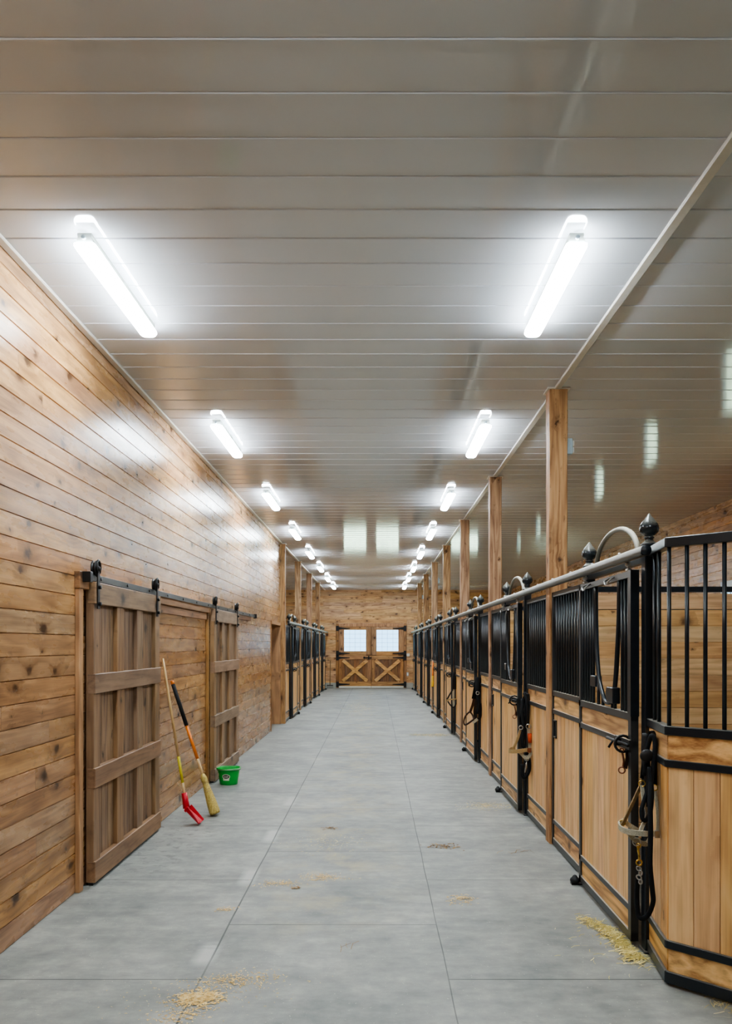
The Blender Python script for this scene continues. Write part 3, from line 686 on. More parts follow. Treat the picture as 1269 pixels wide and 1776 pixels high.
def door(s, yb, label, detail=True):
    xa, xb = 1.398, 1.436
    y0, y1 = yb+.055, yb+1.19
    zt = 2.06
    t = thing('stall_door', (X(s, 1.417), (y0+y1)/2, .03), label, 'stall door', 'sliding stall doors')
    fr = MB()
    zb = .03
    for (a, b) in (ZR1, ZR2, ZR3, (zb, zb+.045), (zt-.036, zt)): fr.box(X(s, xa), X(s, xb), y0, y1, a, b)
    fr.box(X(s, xa-.002), X(s, xb+.002), y0, y0+.05, zb, zt); fr.box(X(s, xa), X(s, xb), y1-.04, y1, zb, zt)
    for (yc, sg) in ((y0+.05, 1), (y1-.04, -1)):
        for zc, sz in ((ZR1[0], -1), (ZR2[1], 1), (ZR3[0], -1), (zb+.045, 1)):
            fr.prism([(yc, zc), (yc+sg*.03, zc), (yc+sg*.008, zc+sz*.008), (yc, zc+sz*.03)], X(s, xa+.003), X(s, xb-.003), 'x')
    fr.build('door_frame', FRAME, t)
    MB().box(X(s, xa-.0045), X(s, xb+.0045), y0-.003, y0+.0485, 1.26, zt+.003).build('near_stile_cap', BLACK, t)
    wa, wb = 1.409, 1.427
    MB().box(X(s, wa), X(s, wb), y0+.045, y1-.035, ZR2[1]-.004, ZR1[0]+.004).build('upper_board', W_SH, t)
    MB().box(X(s, wa), X(s, wb), y0+.045, y1-.035, zb+.04, ZR3[0]+.004).build('kick_board', W_SH, t)
    n = 8; wd = (y1-y0-.085)/n; m = MB()
    for k in range(n):
        a, b = y0+.045+k*wd, y0+.045+(k+1)*wd; e_ = .0025
        xo, xi = X(s, wa), X(s, wb); dx = .003*(1 if xi > xo else -1)
        m.prism([(xo+dx, a), (xo, a+e_), (xo, b-e_), (xo+dx, b), (xi, b), (xi, a)], ZR3[1]-.004, ZR2[0]+.004, 'z')
    m.build('lower_boards', W_SV, t)
    xc = 1.417
    o = yb-4.36     # yoke profile measured on the nearest door
    yk = [(5.19, 2.045), (5.185, 1.80), (5.165, 1.60), (5.12, 1.45), (5.06, 1.37), (4.99, 1.315), (4.92, 1.300), (4.85, 1.315), (4.80, 1.36), (4.765, 1.45), (4.73, 1.62), (4.70, 1.82), (4.69, 2.045)]
    MB().tube(spline([(X(s, xc), y+o, z) for y, z in yk], 4), .0145, 8).build('yoke_tube', BLACK, t)
    bl = [y+o for y in (5.50, 5.435, 5.37, 5.305, 5.245)]; brs = [y+o for y in (4.635, 4.575, 4.515)]
    bars(t, s, xc, bl+brs, ZR1[1]-.01, zt-.02, detail)
    m = MB()
    for (y, z) in ((5.13, 1.43), (5.03, 1.335), (4.83, 1.33), (4.775, 1.43)): m.cyl((X(s, xc), y+o, ZR1[1]-.01), (X(s, xc), y+o, z), .0105, 8)
    m.build('yoke_stub', BLACK, t)
    MB().box(X(s, xc-.022), X(s, xc+.022), o+5.13, o+5.25, 1.385, 1.455).build('yoke_hinge', BLACK, t, bevel=.004)
    MB().prism([(o+4.74, 1.40), (o+4.87, 1.40), (o+4.89, 1.36), (o+4.86, 1.31), (o+4.74, 1.305)], X(s, xc-.026), X(s, xc+.02), 'x').build('yoke_catch', BLACK, t, bevel=.004)
    for y in (5.30, 4.78):
        MB().tube([(X(s, xa+.004), o+y-.05, zt-.012), (X(s, xa-.03), o+y-.05, zt-.03), (X(s, xa-.034), o+y-.02, zt-.05), (X(s, xa-.034), o+y+.02, zt-.05), (X(s, xa-.03), o+y+.05, zt-.03), (X(s, xa+.004), o+y+.05, zt-.012)], .005, 6).build('wire_loop', STEEL, t)
    for y in (y0+.10, y1-.10):
        h = MB().cyl((X(s, 1.417), y, zt-.005), (X(s, 1.41), y, 2.115), .008, 8).lathe((X(s, 1.415), y, 0), [(.016, zt), (.018, zt+.006), (.018, zt+.016), (.010, zt+.02)], 10)
        h.lathe((X(s, 1.412), y, 0), [(.008, 2.088), (.018, 2.094), (.018, 2.112), (.008, 2.118)], 10)
        h.build('hanger_bolt', STEEL, t)
    # latch near the closing stile
    lt = MB().box(X(s, xa-.012), X(s, xa), y0+.0, y0+.26, 1.075, 1.13)
    lt = lt.build('latch_plate', FRAME, t)
    MB().cyl((X(s, xa-.028), y0-.03, 1.105), (X(s, xa-.028), y0+.36, 1.105), .010, 8).cyl((X(s, xa-.028), y0+.24, 1.105), (X(s, xa-.055), y0+.24, 1.06), .007, 8) \
        .ring((X(s, xa-.03), y0+.05, 1.105), .045, .008, (0, 1, 0), sx=1, sy=1.0).box(X(s, xa-.04), X(s, xa-.012), y0+.14, y0+.18, 1.085, 1.125).build('slide_latch', IRON, lt)
    return t
def roller(s, yb, label):
    y = yb+1.21; x = X(s, 1.375)
    t = thing('guide_roller', (x, y, 0), label, 'roller', 'door guide rollers on the floor')
    MB().box(X(s, 1.35), X(s, 1.445), y-.02, y+.03, 0, .010).build('floor_plate', IRON, t)
    MB().lathe((x, y, 0), [(.012, .010), (.030, .016), (.034, .030), (.030, .042), (.022, .048), (.012, .062), (.004, .066)], 14).build('wheel', RUBBER, t)

RIGHT = [4.36+3.5*k for k in range(8)]
lab = lambda s, k: '%s stall front from the camera, %s row: dark steel grille, honey boards, two finials' % (ORD[k].capitalize(), 'right' if s > 0 else 'left')
labd = lambda s, k: '%s sliding stall door from the camera in the %s row, with V-shaped yoke opening' % (ORD[k].capitalize(), 'right' if s > 0 else 'left')
labr = lambda s, k: 'Small black guide roller on floor at %s stall door, %s row' % (ORD[k], 'right' if s > 0 else 'left')
st0 = stall(1, RIGHT[0], 0, near=False, label='Nearest stall front, right row, turning an angled barred corner beside the camera')
st1 = stall(1, RIGHT[1], 1, label=lab(1, 1))
for k in range(2, 8):
    c_ = copy_tree(st1); c_.location.y += 3.5*(k-1); c_['label'] = lab(1, k)
d0 = door(1, RIGHT[0], labd(1, 0))
for k in range(1, 8):
    c_ = copy_tree(d0); c_.location.y += 3.5*k; c_['label'] = labd(1, k)
for k in range(8): roller(1, RIGHT[k], labr(1, k))
LEFT = [18.1, 21.66, 25.16, 28.66]
sl = stall(-1, LEFT[0], 0, label=lab(-1, 0), detail=False)
dl = door(-1, LEFT[0], labd(-1, 0), detail=False)
for k in range(1, 4):
    c_ = copy_tree(sl); c_.location.y = LEFT[k]; c_['label'] = lab(-1, k)
    c_ = copy_tree(dl); c_.location.y += LEFT[k]-LEFT[0]; c_['label'] = labd(-1, k)
for k in range(4): roller(-1, LEFT[k], labr(-1, k))

# angled corner of the nearest stall (parts of its front)
A, Bc = Vector((1.475, 4.327)), Vector((1.425, 3.92))
C_ = Vector((2.13, 3.215)); D_ = Vector((XR-.01, 3.215))
segs = [(A, Bc), (Bc, C_)]
fr = MB()
def rail(m, z0, z1, th=.045):
    for (p, q) in segs+[(C_, D_)]:
        d = (q-p).normalized(); e_ = d*th*0.2
        m.beam((p.x-e_.x, p.y-e_.y, (z0+z1)/2), (q.x+e_.x, q.y+e_.y, (z0+z1)/2), th, z1-z0)
for (a, b) in ((2.125, 2.172), (1.215, 1.258), (1.06, 1.096), (.182, .222), (.015, .072)): rail(fr, a, b)
for p in (C_,): fr.box(p.x-.02, p.x+.02, p.y-.02, p.y+.02, .015, .2)
fr.build('corner_rail', BLKD, st0, bevel=.003)
inn = Vector((.0, .0))
for (p, q), nb in zip(segs, (4, 11)):
    d = (q-p); L = d.length; d.normalize(); nrm = Vector((-d.y, d.x))
    if nrm.x < 0 and abs(nrm.x) > abs(nrm.y): nrm = -nrm
    n = 4 if (p, q) == segs[0] else round(L/.09); ks = range(1, 3) if (p, q) == segs[0] else range(0, n+1)
    for i in ks:
        c2 = p+d*(L*(i/n-.02) if (p, q) == segs[0] else min(L, .0+.0885*i))
        MB().cyl((c2.x, c2.y, 1.25), (c2.x, c2.y, 2.13), .0105, 8).build('bar', BLACK, st0)
    nB = max(3, round(L/.125)); m = MB()
    for i in range(nB):
        a = p+d*(L*i/nB+.0015); b = p+d*(L*(i+1)/nB-.0015)
        m.beam((a.x, a.y, .64), (b.x, b.y, .64), .018, .86)
    m.build('corner_boards', W_SV, st0, bevel=.0015)
    m = MB(); m.beam((p.x, p.y, 1.155), (q.x, q.y, 1.155), .018, .13); m.build('corner_upper_board', W_SH, st0)
    m = MB(); m.beam((p.x, p.y, .127), (q.x, q.y, .127), .018, .12); m.build('corner_kick_board', W_SH, st0)
m = MB()
for i in range(6): m.box(C_.x, D_.x, C_.y-.01, C_.y+.01, .22+i*.14+.002, .22+(i+1)*.14-.002)
m.build('side_boards', W_PART, st0)
for i in range(1, 34):
    MB().cyl((C_.x+i*.09, C_.y, 1.25), (C_.x+i*.09, C_.y, 2.13), .0105, 6).build('bar', BLACK, st0) if i < 12 else None

# overhead door track, one continuous pipe per side
def track(s, y0, y1, label):
    x = X(s, 1.385); z = 2.138
    t = thing('door_track', (x, y0, z), label, 'door track')
    pr = [(-.019, -.026), (-.026, -.018), (-.026, .008), (-.018, .022), (.0, .027), (.018, .022), (.026, .008), (.026, -.018), (.019, -.026)]
    n = len(pr); vs = [(x+a, yy, z+b) for yy in (y0, y1) for a, b in pr]
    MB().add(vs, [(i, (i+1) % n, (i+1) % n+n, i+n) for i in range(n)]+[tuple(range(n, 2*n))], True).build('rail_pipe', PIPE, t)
    MB().cyl((x, y0-.012, z), (x, y0+.01, z), .0265, 16).build('end_cap', BLACK, t)
    m = MB()
    y = y0+.45
    while y < y1:
        m.lathe((x+.004, y, z), [(.010, .024), (.010, .033), (.005, .037)], 6); y += .58
    m.build('track_bolts', STEEL, t)
track(1, 4.14, YEND-.05, 'long pale round-backed steel door track along the right stalls')
track(-1, 17.15, YEND-.05, 'long pale steel door track along the left stalls')

# partitions between stalls
def partition(s, y, label):
    xa, xb = (1.597, XR-.01) if s > 0 else (-5.39, -2.055)
    t = thing('stall_partition', ((xa+xb)/2, y, 0), label, 'partition', 'plank partitions between stalls')
    m = MB(); r = 0
    z = .03
    while z < 2.08:
        m.box(xa, xb, y-.02, y+.02, z+.003, min(z+.137, 2.10)-.003); z += .137
    m.build('planks', W_PART, t, bevel=.002)
    MB().box(xa, xb, y-.03, y+.03, 2.095, 2.14).box(xa, xb, y-.03, y+.03, 0, .035).build('steel_channel', BLACK, t)
for k in range(7): partition(1, 6.775+3.5*k, '%s plank partition between right stalls, seen through the bars, black top channel' % ORD[k].capitalize())
for k in range(3): partition(-1, 20.575+3.5*k, '%s plank partition between left stalls, with black top channel' % ORD[k].capitalize())

# ------------------------------------------------------------------ sliding barn doors on the left
def barn_door(yn, label):
    W, f0, b0 = 1.69, -1.93, -1.985
    y0, y1, z0, z1 = yn, yn+W, .02, 2.085
    t = thing('sliding_barn_door', ((f0+b0)/2, (y0+y1)/2, z0), label, 'barn door', 'sliding barn doors on the left wall')
    m = MB()
    m.box(b0, f0, y0, y0+.13, z0, z1); m.box(b0, f0, y1-.14, y1, z0, z1)
    m.build('side_stile', W_BDS, t, bevel=.004)
    xs = [y0+.13, y0+.51, y0+.665, y0+1.015, y0+1.16, y1-.14]
    m = MB(); m.box(b0, f0-.001, xs[1], xs[2], z0, z1-.1); m.box(b0, f0-.001, xs[3], xs[4], z0, z1-.1)
    m.build('mid_stile', W_BDS, t, bevel=.004)
    for (a, b) in ((z0, .165), (.665, .805), (1.315, 1.452), (1.935, z1)):
        MB().box(b0+.01, f0+.012, y0-.0015, y1+.001, a, b).build('rail', W_BDR, t, bevel=.004)
    m = MB()
    for (a, b) in ((xs[0], xs[1]), (xs[2], xs[3]), (xs[4], xs[5])):
        n = 3; wd = (b-a)/n
        for i in range(n): m.box(b0+.008, b0+.024, a+i*wd+.0015, a+(i+1)*wd-.0015, z0+.02, z1-.02)
    m.build('panel_boards', W_BDV, t, bevel=.002)
    MB().box(f0-.04, f0-.008, y0+.01, y1-.01, .0, .021).build('bottom_guide', BLACK, t)
    for y in (y0+.05, y1-.13):
        h = MB().box(f0+.012, f0+.020, y-.022, y+.022, 1.90, 2.16)
        h = h.build('hanger_strap', IRON, t, bevel=.002)
        MB().lathe((f0+.006, y, 2.178), [(.040, -.028), (.058, -.026), (.046, -.020), (.046, -.008), (.058, -.002), (.058, .004), (.02, .008), (.014, .020), (.002, .024)], 20, 'x').build('wheel', IRON, h)
        MB().tube([(f0+.016, y-.022, 2.15), (f0+.016, y-.040, 2.185), (f0+.016, y-.026, 2.222), (f0+.016, y, 2.236), (f0+.016, y+.026, 2.222), (f0+.016, y+.040, 2.185), (f0+.016, y+.022, 2.15)], .009, 6).build('wheel_fork', IRON, h)
        m = MB()
        for z in (1.935, 2.05): m.cyl((f0+.02, y, z), (f0+.036, y, z), .014, 6)
        m.build('hanger_bolt', IRON, h)
    return t
barn_door(5.53, 'weathered brown nine-panel sliding barn door nearest the camera, left wall')
barn_door(9.66, 'weathered brown nine-panel sliding barn door farther along, behind the green bucket')
t = thing('barn_door_track', (-1.93, 5.42, 2.115), 'black flat-bar track carrying both sliding barn doors on the left wall', 'door track')
MB().box(-1.948, -1.938, 5.44, 13.0, 2.093, 2.137).build('flat_bar', TRACKM, t)
m = MB(); y = 5.7
while y < 12.95: m.cyl((-1.96, y, 2.115), (-1.932, y, 2.115), .012, 8); y += .61
m.build('spacer_bolts', IRON, t)
MB().box(-1.965, -1.905, 5.40, 5.45, 2.075, 2.145).build('end_stop', IRON, t, bevel=.003)
MB().box(-1.96, -1.91, 12.98, 13.02, 2.08, 2.15).build('end_stop', IRON, t, bevel=.003)
struct(MB().box(-2.0, -1.960, 5.36, 9.56, 2.03, 2.145).build('trim_6', W_TRH, bevel=.004))
struct(MB().box(-2.0, -1.960, 11.45, 12.72, 2.03, 2.145).build('trim_7', W_TRH, bevel=.004))
struct(MB().box(-2.0, -1.968, 5.37, 5.44, 0, 2.03).build('trim_8', W_TRV, bevel=.004))
struct(MB().box(-2.0, -1.968, 9.50, 9.56, 0, 2.03).build('trim_9', W_TRV, bevel=.004))
struct(MB().box(-2.0, -1.985, 7.3, 9.5, 1.95, 2.03).build('trim_10', W_TRH, bevel=.004))

# ------------------------------------------------------------------ stable scoop, broom, bucket
def lerp(a, b, t): return Vector(a)+(Vector(b)-Vector(a))*t
P0 = Vector((-1.978, 7.51, 1.525)); P1 = Vector((-1.757, 7.43, .27))
t = thing('stable_scoop', (-1.70, 7.46, 0), 'red plastic scoop on a long pale wooden handle, leaning against the left wall', 'scoop')
r = .0125
MB().tube([P0, lerp(P0, P1, .2), lerp(P0, P1, .72)], [.011, .0125, .0125], 12).build('handle', HANDLE, t)
MB().tube([lerp(P0, P1, .72), lerp(P0, P1, .91)], [.0135, .0135], 12).build('yellow_band', YELT, t)
MB().tube([lerp(P0, P1, .91), lerp(P0, P1, 1.02)], .0125, 12).build('lower_handle', HANDLE, t)
sk = MB(); d = (P1-P0).normalized()
sk.tube([P1-d*.02, P1+d*.05, P1+d*.12], [.026, .028, .034], 12)
sk.build('socket', REDP, t)
# pan: heel at the socket, sloping down to a lip on the floor
heel = Vector((-1.745, 7.43, .135)); lip = Vector((-1.615, 7.42, .012))
ax = (lip-heel); L = ax.length; ax.normalize(); side = Vector((.12, 1, 0)); side = (side-ax*side.dot(ax)).normalized(); up = ax.cross(side)
if up.z < 0: up = -up
def pan_pt(u, v, h): return heel+ax*u*L+side*v+up*h
pan = MB(); nu, th = 8, .006
def half(u): return .040+.022*u
vs = []; 
prof = lambda u: [(-half(u)-.010, .050*(1-u*.5)), (-half(u), .010), (-half(u)*.6, 0), (0, -.002), (half(u)*.6, 0), (half(u), .010), (half(u)+.010, .050*(1-u*.5))]
rings = []
for i in range(nu+1):
    u = i/nu; rings.append([pan_pt(u, v, h) for v, h in prof(u)]+[pan_pt(u, v*.93, h+th) for v, h in reversed(prof(u))])
n = 14
pan.add([q for r_ in rings for q in r_], [(i*n+q, i*n+(q+1) % n, (i+1)*n+(q+1) % n, (i+1)*n+q) for i in range(nu) for q in range(n)]+[tuple(range(n))[::-1], tuple(range(nu*n, (nu+1)*n))])
# back plate up to the socket
pan.add([pan_pt(0, -.05, .045), pan_pt(0, .05, .045), pan_pt(0, .05, 0), pan_pt(0, -.05, 0), P1+d*.10+side*-.035, P1+d*.10+side*.035, P1+d*.15+side*.045, P1+d*.15-side*.045], [(0,1,5,4), (3,2,1,0), (4,5,6,7), (7,6,2,3), (1,2,6,5), (0,4,7,3)])
po = pan.build('pan', REDP, t)
Q0 = Vector((-1.975, 7.83, 1.305)); Q1 = Vector((-1.665, 7.83, .36)); Q2 = Vector((-1.555, 7.83, .02))
t = thing('corn_broom', (-1.56, 7.83, 0), 'corn broom with black grip and orange shaft, leaning against the left wall', 'broom')
G0 = lerp(Q0, Q1, .46); G1 = lerp(Q0, Q1, .80)
MB().tube([Q0, lerp(Q0, Q1, .035)], [.017, .019], 12).build('end_cap', ORNG, t)
MB().tube([lerp(Q0, Q1, .035), G0], .0195, 12).build('foam_grip', GRIP, t)
MB().tube([G0, G1], .0155, 12).build('orange_shaft', ORNG, t)
MB().tube([G1, lerp(Q0, Q1, 1.02)], .0145, 12).build('wooden_shaft', HANDLE, t)
dq = (Q2-Q1).normalized(); sd = Vector((0, 1, 0)); sf = dq.cross(sd)
br = MB(); rings = []; nr = 28
for (u, a, b) in ((-.12, .016, .016), (-.05, .030, .026), (.0, .036, .030), (.06, .034, .030), (.12, .026, .026), (.155, .024, .026), (.22, .036, .030), (.42, .055, .036), (.70, .075, .044), (.93, .082, .048), (1.0, .074, .044)):
    c_ = lerp(Q1, Q2, u); rings.append([c_+sd*math.cos(2*PI*k/nr)*a*(1+.05*math.sin(k*9.7))+sf*math.sin(2*PI*k/nr)*b*(1+.05*math.sin(k*9.7)) for k in range(nr)])
br.add([q for r_ in rings for q in r_], [(i*nr+q, i*nr+(q+1) % nr, (i+1)*nr+(q+1) % nr, (i+1)*nr+q) for i in range(len(rings)-1) for q in range(nr)]+[tuple(range(nr))[::-1], tuple(range((len(rings)-1)*nr, len(rings)*nr))], True)
bo = br.build('bristle_head', CORN, t)
m = MB()
for u in (.10, .14, .30, .36):
    a = .028 if u < .2 else .052
    c_ = lerp(Q1, Q2, u); aa = {.10: .0285, .14: .0265, .30: .047, .36: .052}[u]; bb = {.10: .0285, .14: .0275, .30: .0345, .36: .0365}[u]
    m.tube([c_+sd*math.cos(2*PI*k/16)*aa+sf*math.sin(2*PI*k/16)*bb for k in range(16)], .0022, 5, closed=True)
m.build('binding_twine', WEBT, bo)

bc = Vector((-1.745, 9.60, 0))
t = thing('feed_bucket', bc, 'green plastic feed bucket with oval sticker, on floor by the farther barn door', 'bucket')
nb = 40
def bring(r_, z, flat): 
    out = []
    for k in range(nb):
        a = 2*PI*k/nb; x, y = r_*math.cos(a), r_*math.sin(a)
        if flat: y = min(y, r_*.78)
        out.append(bc+Vector((x, y, z)))
    return out
prof = [(.100, .0), (.104, .006), (.108, .03), (.126, .150), (.127, .168), (.140, .172), (.144, .180), (.143, .196), (.138, .200), (.130, .196), (.124, .168), (.104, .035), (.098, .012)]
rings = [bring(r_, z, True) for r_, z in prof]
MB().add([q for r_ in rings for q in r_], [(i*nb+q, i*nb+(q+1) % nb, (i+1)*nb+(q+1) % nb, (i+1)*nb+q) for i in range(len(rings)-1) for q in range(nb)]+[tuple(range(nb))[::-1], tuple(range((len(rings)-1)*nb, len(rings)*nb))], True).build('bucket_shell', GREENP, t)
def on_bucket(a, z, off=.0012):
    r_ = .108+(z-.03)/.12*.018+off
    return bc+Vector((r_*math.cos(a), r_*math.sin(a), z))
def sticker(a0, z0, ra, rz, off, n=24, name='sticker', mat=LABW, par=None, rect=False):
    m = MB(); vs = [on_bucket(a0, z0, off)]
    if rect: pts = [(-1, -1), (0, -1), (1, -1), (1, 1), (0, 1), (-1, 1)]
    else: pts = [(math.cos(2*PI*k/n), math.sin(2*PI*k/n)) for k in range(n)]
    vs += [on_bucket(a0+p*ra, z0+q*rz, off) for p, q in pts]; N = len(pts)
    m.add(vs, [(0, i+1, (i+1) % N+1) for i in range(N)]); return m.build(name, mat, par)
a0 = -PI/2-.09
st = sticker(a0, .072, .32, .016, .0012, name='lower_sticker', mat=LABW, par=t, rect=True)
st = sticker(a0, .104, .40, .030, .0018, name='oval_sticker', mat=LABW, par=t)
sticker(a0, .104, .34, .023, .0024, name='oval_badge', mat=LABK, par=st)
for (z, ws) in ((.110, (-.2, -.06, .09, .2)), (.097, (-.2, -.08, .04, .15))):
    m = MB()
    for wv in ws:
        vs = [on_bucket(a0+wv+p, z+q, .003) for p, q in ((-.045, -.0035), (.045, -.0035), (.045, .0035), (-.045, .0035))]
        m.add(vs, [(0, 1, 2, 3)])
    m.build('badge_text', LABW, st)
sticker(a0-.98, .125, .10, .02, .0014, name='side_sticker', mat=LABW, par=t)
m = MB().tube([bc+Vector((.142*math.cos(a), .142*math.sin(a)-.004, .186-.0*a)) for a in [PI*(1+i/16) for i in range(17)]], .0035, 6)
m.build('bail_handle', STEEL, t)

# pitchfork far away by the end wall
t = thing('manure_fork', (-1.74, 30.95, 0), 'thin dark long-handled fork leaning on the end wall left of the doors', 'fork')
MB().cyl((-1.74, 30.86, .12), (-1.74, 31.1, 1.05), .016, 8).build('handle', LEATHT, t)
m = MB().box(-1.86, -1.62, 30.84, 30.87, .10, .13)
for i in range(6): m.box(-1.86+i*.045, -1.848+i*.045, 30.82, 30.85, .0, .11)
m.build('tines', IRON, t)

# ------------------------------------------------------------------ halters and lead ropes
def strap(root, name, pts, mat, hw=.0125, ht=.0025, up=(1, .4, 0)):
    return MB().tube(spline(pts, 5), 0, flat=(hw, ht), up=up).build(name, mat, root)
# nearest: grey halter hanging from the latch, with black lead rope
h0 = at(1122, 1290, 4.20)
t = thing('halter', at(1112, 1440, 4.16), 'grey webbing halter with brass snap hanging on the nearest right stall post', 'halter', 'halters hanging at the stall doors')
a_ = lambda px, py, Y: at(px, py, Y)
strap(t, 'crown_strap', [a_(1113, 1350, 4.16), a_(1117, 1318, 4.18), a_(1122, 1288, 4.20), a_(1130, 1268, 4.17), a_(1137, 1290, 4.15), a_(1136, 1330, 4.14), a_(1135, 1362, 4.14)], LEATHB, .0125)
strap(t, 'cheek_strap', [a_(1112, 1360, 4.15), a_(1098, 1390, 4.13), a_(1084, 1420, 4.11), a_(1078, 1430, 4.11)], LEATHT, .009, .004)
strap(t, 'cheek_strap', [a_(1135, 1372, 4.12), a_(1140, 1400, 4.10), a_(1141, 1425, 4.09), a_(1140, 1446, 4.09)], WEBG, .010)
strap(t, 'noseband', [a_(1081, 1424, 4.19), a_(1073, 1430, 4.12), a_(1079, 1439, 4.05), a_(1096, 1444, 4.02), a_(1118, 1446, 4.02), a_(1142, 1446, 4.06)], WEBG, .0135, .004, up=(0, 0, 1))
strap(t, 'noseband_back', [a_(1081, 1424, 4.19), a_(1092, 1432, 4.24), a_(1106, 1440, 4.25)], WEBG, .012, .003, up=(0, 0, 1))
strap(t, 'chin_strap', [a_(1090, 1444, 4.05), a_(1098, 1454, 4.06), a_(1108, 1461, 4.08), a_(1122, 1463, 4.09), a_(1128, 1450, 4.07)], WEBG, .013, .003, up=(0, 0, 1))
strap(t, 'throat_strap', [a_(1113, 1362, 4.13), a_(1116, 1390, 4.10), a_(1122, 1412, 4.09), a_(1114, 1432, 4.07), a_(1110, 1444, 4.05)], WEBG, .010, .003)
for (px, py, R) in ((1113, 1359, .016), (1135, 1366, .015), (1079, 1427, .014)):
    MB().ring(a_(px, py, 4.125), R, .0032, (.3, 1, .1)).build('ring', BRASS, t)
MB().ring(a_(1104, 1460, 4.06), .020, .0035, (.1, 1, .1)).build('chin_ring', STEEL, t)
m = MB().box(*[c for c in (a_(1134, 0, 4.05).x, a_(1143, 0, 4.05).x)], 4.04, 4.055, a_(0, 1453, 4.05).z, a_(0, 1440, 4.05).z); m.build('buckle', STEEL, t, bevel=.002)
s0 = a_(1107, 1472, 4.06)
sn = MB().tube(spline([s0+Vector((0, 0, .018)), s0+Vector((-.003, 0, 0)), s0+Vector((.002, 0, -.03)), s0+Vector((.003, 0, -.05))], 4), .0055, 8).ring(s0+Vector((.003, 0, -.07)), .014, .0045, (0, 1, 0))
sn.ring(s0+Vector((.0, 0, .016)), .010, .0035, (.6, 1, 0)); sn.build('snap', BRASS, t)
m = MB()
for i in range(4): m.ring(s0+Vector((.002+.008*(i % 2), 0, -.10-.022*i)), .010, .0035, (1 if i % 2 else .1, .5, 0), sx=1, sy=1.3)
m.build('chain', STEEL, t)
t = thing('lead_rope', a_(1124, 1320, 4.18), 'thick black lead rope hung in long loops on the nearest right stall post', 'rope', 'black lead ropes')
MB().tube(spline([a_(1117, 1345, 4.14), a_(1122, 1300, 4.14), a_(1130, 1276, 4.12), a_(1136, 1292, 4.10), a_(1131, 1340, 4.08), a_(1127, 1380, 4.03), a_(1128, 1440, 3.99), a_(1127, 1500, 3.99), a_(1131, 1545, 4.02), a_(1132, 1565, 4.05), a_(1124, 1586, 4.09), a_(1113, 1593, 4.12), a_(1106, 1584, 4.14), a_(1104, 1550, 4.14), a_(1106, 1520, 4.12)], 6), .0125, 10).build('rope_loop', ROPE, t)
MB().tube(spline([a_(1128, 1330, 4.10), a_(1124, 1365, 4.09), a_(1117, 1388, 4.08), a_(1112, 1405, 4.07), a_(1114, 1420, 4.06), a_(1121, 1422, 4.06), a_(1128, 1405, 4.05), a_(1130, 1370, 4.05), a_(1126, 1330, 4.08)], 6), .011, 10).build('rope_coil', ROPE, t)
MB().tube(spline([a_(1120, 1272, 4.18), a_(1118, 1300, 4.17), a_(1121, 1330, 4.15), a_(1124, 1370, 4.13), a_(1121, 1400, 4.11)], 5), .020, 10).build('folded_strap', LEATHB, t)
MB().lathe(a_(1121, 1311, 4.10), [(.004, -.014), (.028, -.012), (.034, 0), (.028, .012), (.014, .012), (.012, .004), (.003, .002)], 18, 'y').build('rubber_stop', RUBBER, t)
# little spare snap on the latch
def clip(px, py, Y, label):
    c0 = at(px, py, Y); t = thing('snap_clip', c0, label, 'clip', 'bronze snap clips on the door latches')
    MB().tube(spline([c0+Vector((.0, 0, .085)), c0+Vector((.006, 0, .06)), c0+Vector((.010, 0, .03)), c0+Vector((.006, 0, .0))], 4), .006, 8).ring(c0+Vector((.0, 0, -.018)), .017, .0045, (.3, 1, 0)).ring(c0+Vector((0, 0, .092)), .012, .0035, (1, .6, 0)).build('clip_body', COPPER, t)
    MB().tube(spline([c0+Vector((.028, 0, .10)), c0+Vector((.03, 0, .05)), c0+Vector((.02, 0, -.01))], 4), 0, flat=(.010, .003), up=(1, .3, 0)).build('strap_end', LEATH, t)
clip(1078, 1330, 4.47, 'small bronze snap clip dangling from the nearest right stall door latch')
clip(892, 1240, 7.965, 'small bronze snap clip dangling from the second right stall door latch')

# second: tan halter with orange-wrapped strap
Y = 7.70
t = thing('halter', at(912, 1260, Y), 'tan webbing halter with an orange-wrapped strap on the second right stall post', 'halter', 'halters hanging at the stall doors')
strap(t, 'crown_strap', [a_(902, 1256, Y), a_(904, 1238, Y), a_(908, 1212, Y+.05), a_(915, 1204, Y), a_(916, 1228, Y-.03), a_(915, 1256, Y-.05)], LEATHB, .016)
strap(t, 'cheek_strap', [a_(902, 1266, Y-.03), a_(897, 1282, Y-.05), a_(890, 1298, Y-.05)], WEBT, .012, .004)
strap(t, 'wrapped_strap', [a_(916, 1264, Y-.06), a_(917, 1275, Y-.06), a_(918, 1290, Y-.06), a_(918, 1300, Y-.07)], WEBG, .014, .003)
MB().tube([a_(918, 1272, Y-.07), a_(919, 1288, Y-.07)], .019, 8).build('orange_wrap', ORANGETAPE, t)
strap(t, 'noseband', [a_(893, 1297, Y+.02), a_(884, 1300, Y-.05), a_(884, 1303, Y-.12), a_(897, 1303, Y-.14), a_(912, 1301, Y-.12), a_(920, 1300, Y-.1)], WEBT, .018, .004, up=(0, 0, 1))
strap(t, 'chin_strap', [a_(901, 1305, Y-.1), a_(907, 1311, Y-.1), a_(913, 1315, Y-.1), a_(919, 1309, Y-.1), a_(921, 1302, Y-.1)], WEBG, .014, .004, up=(0, 0, 1))
for (px, py, R) in ((903, 1262, .018), (916, 1260, .022), (913, 1315, .024)): MB().ring(a_(px, py, Y-.08), R, .0045, (.1, 1, .1)).build('ring', STEEL, t)
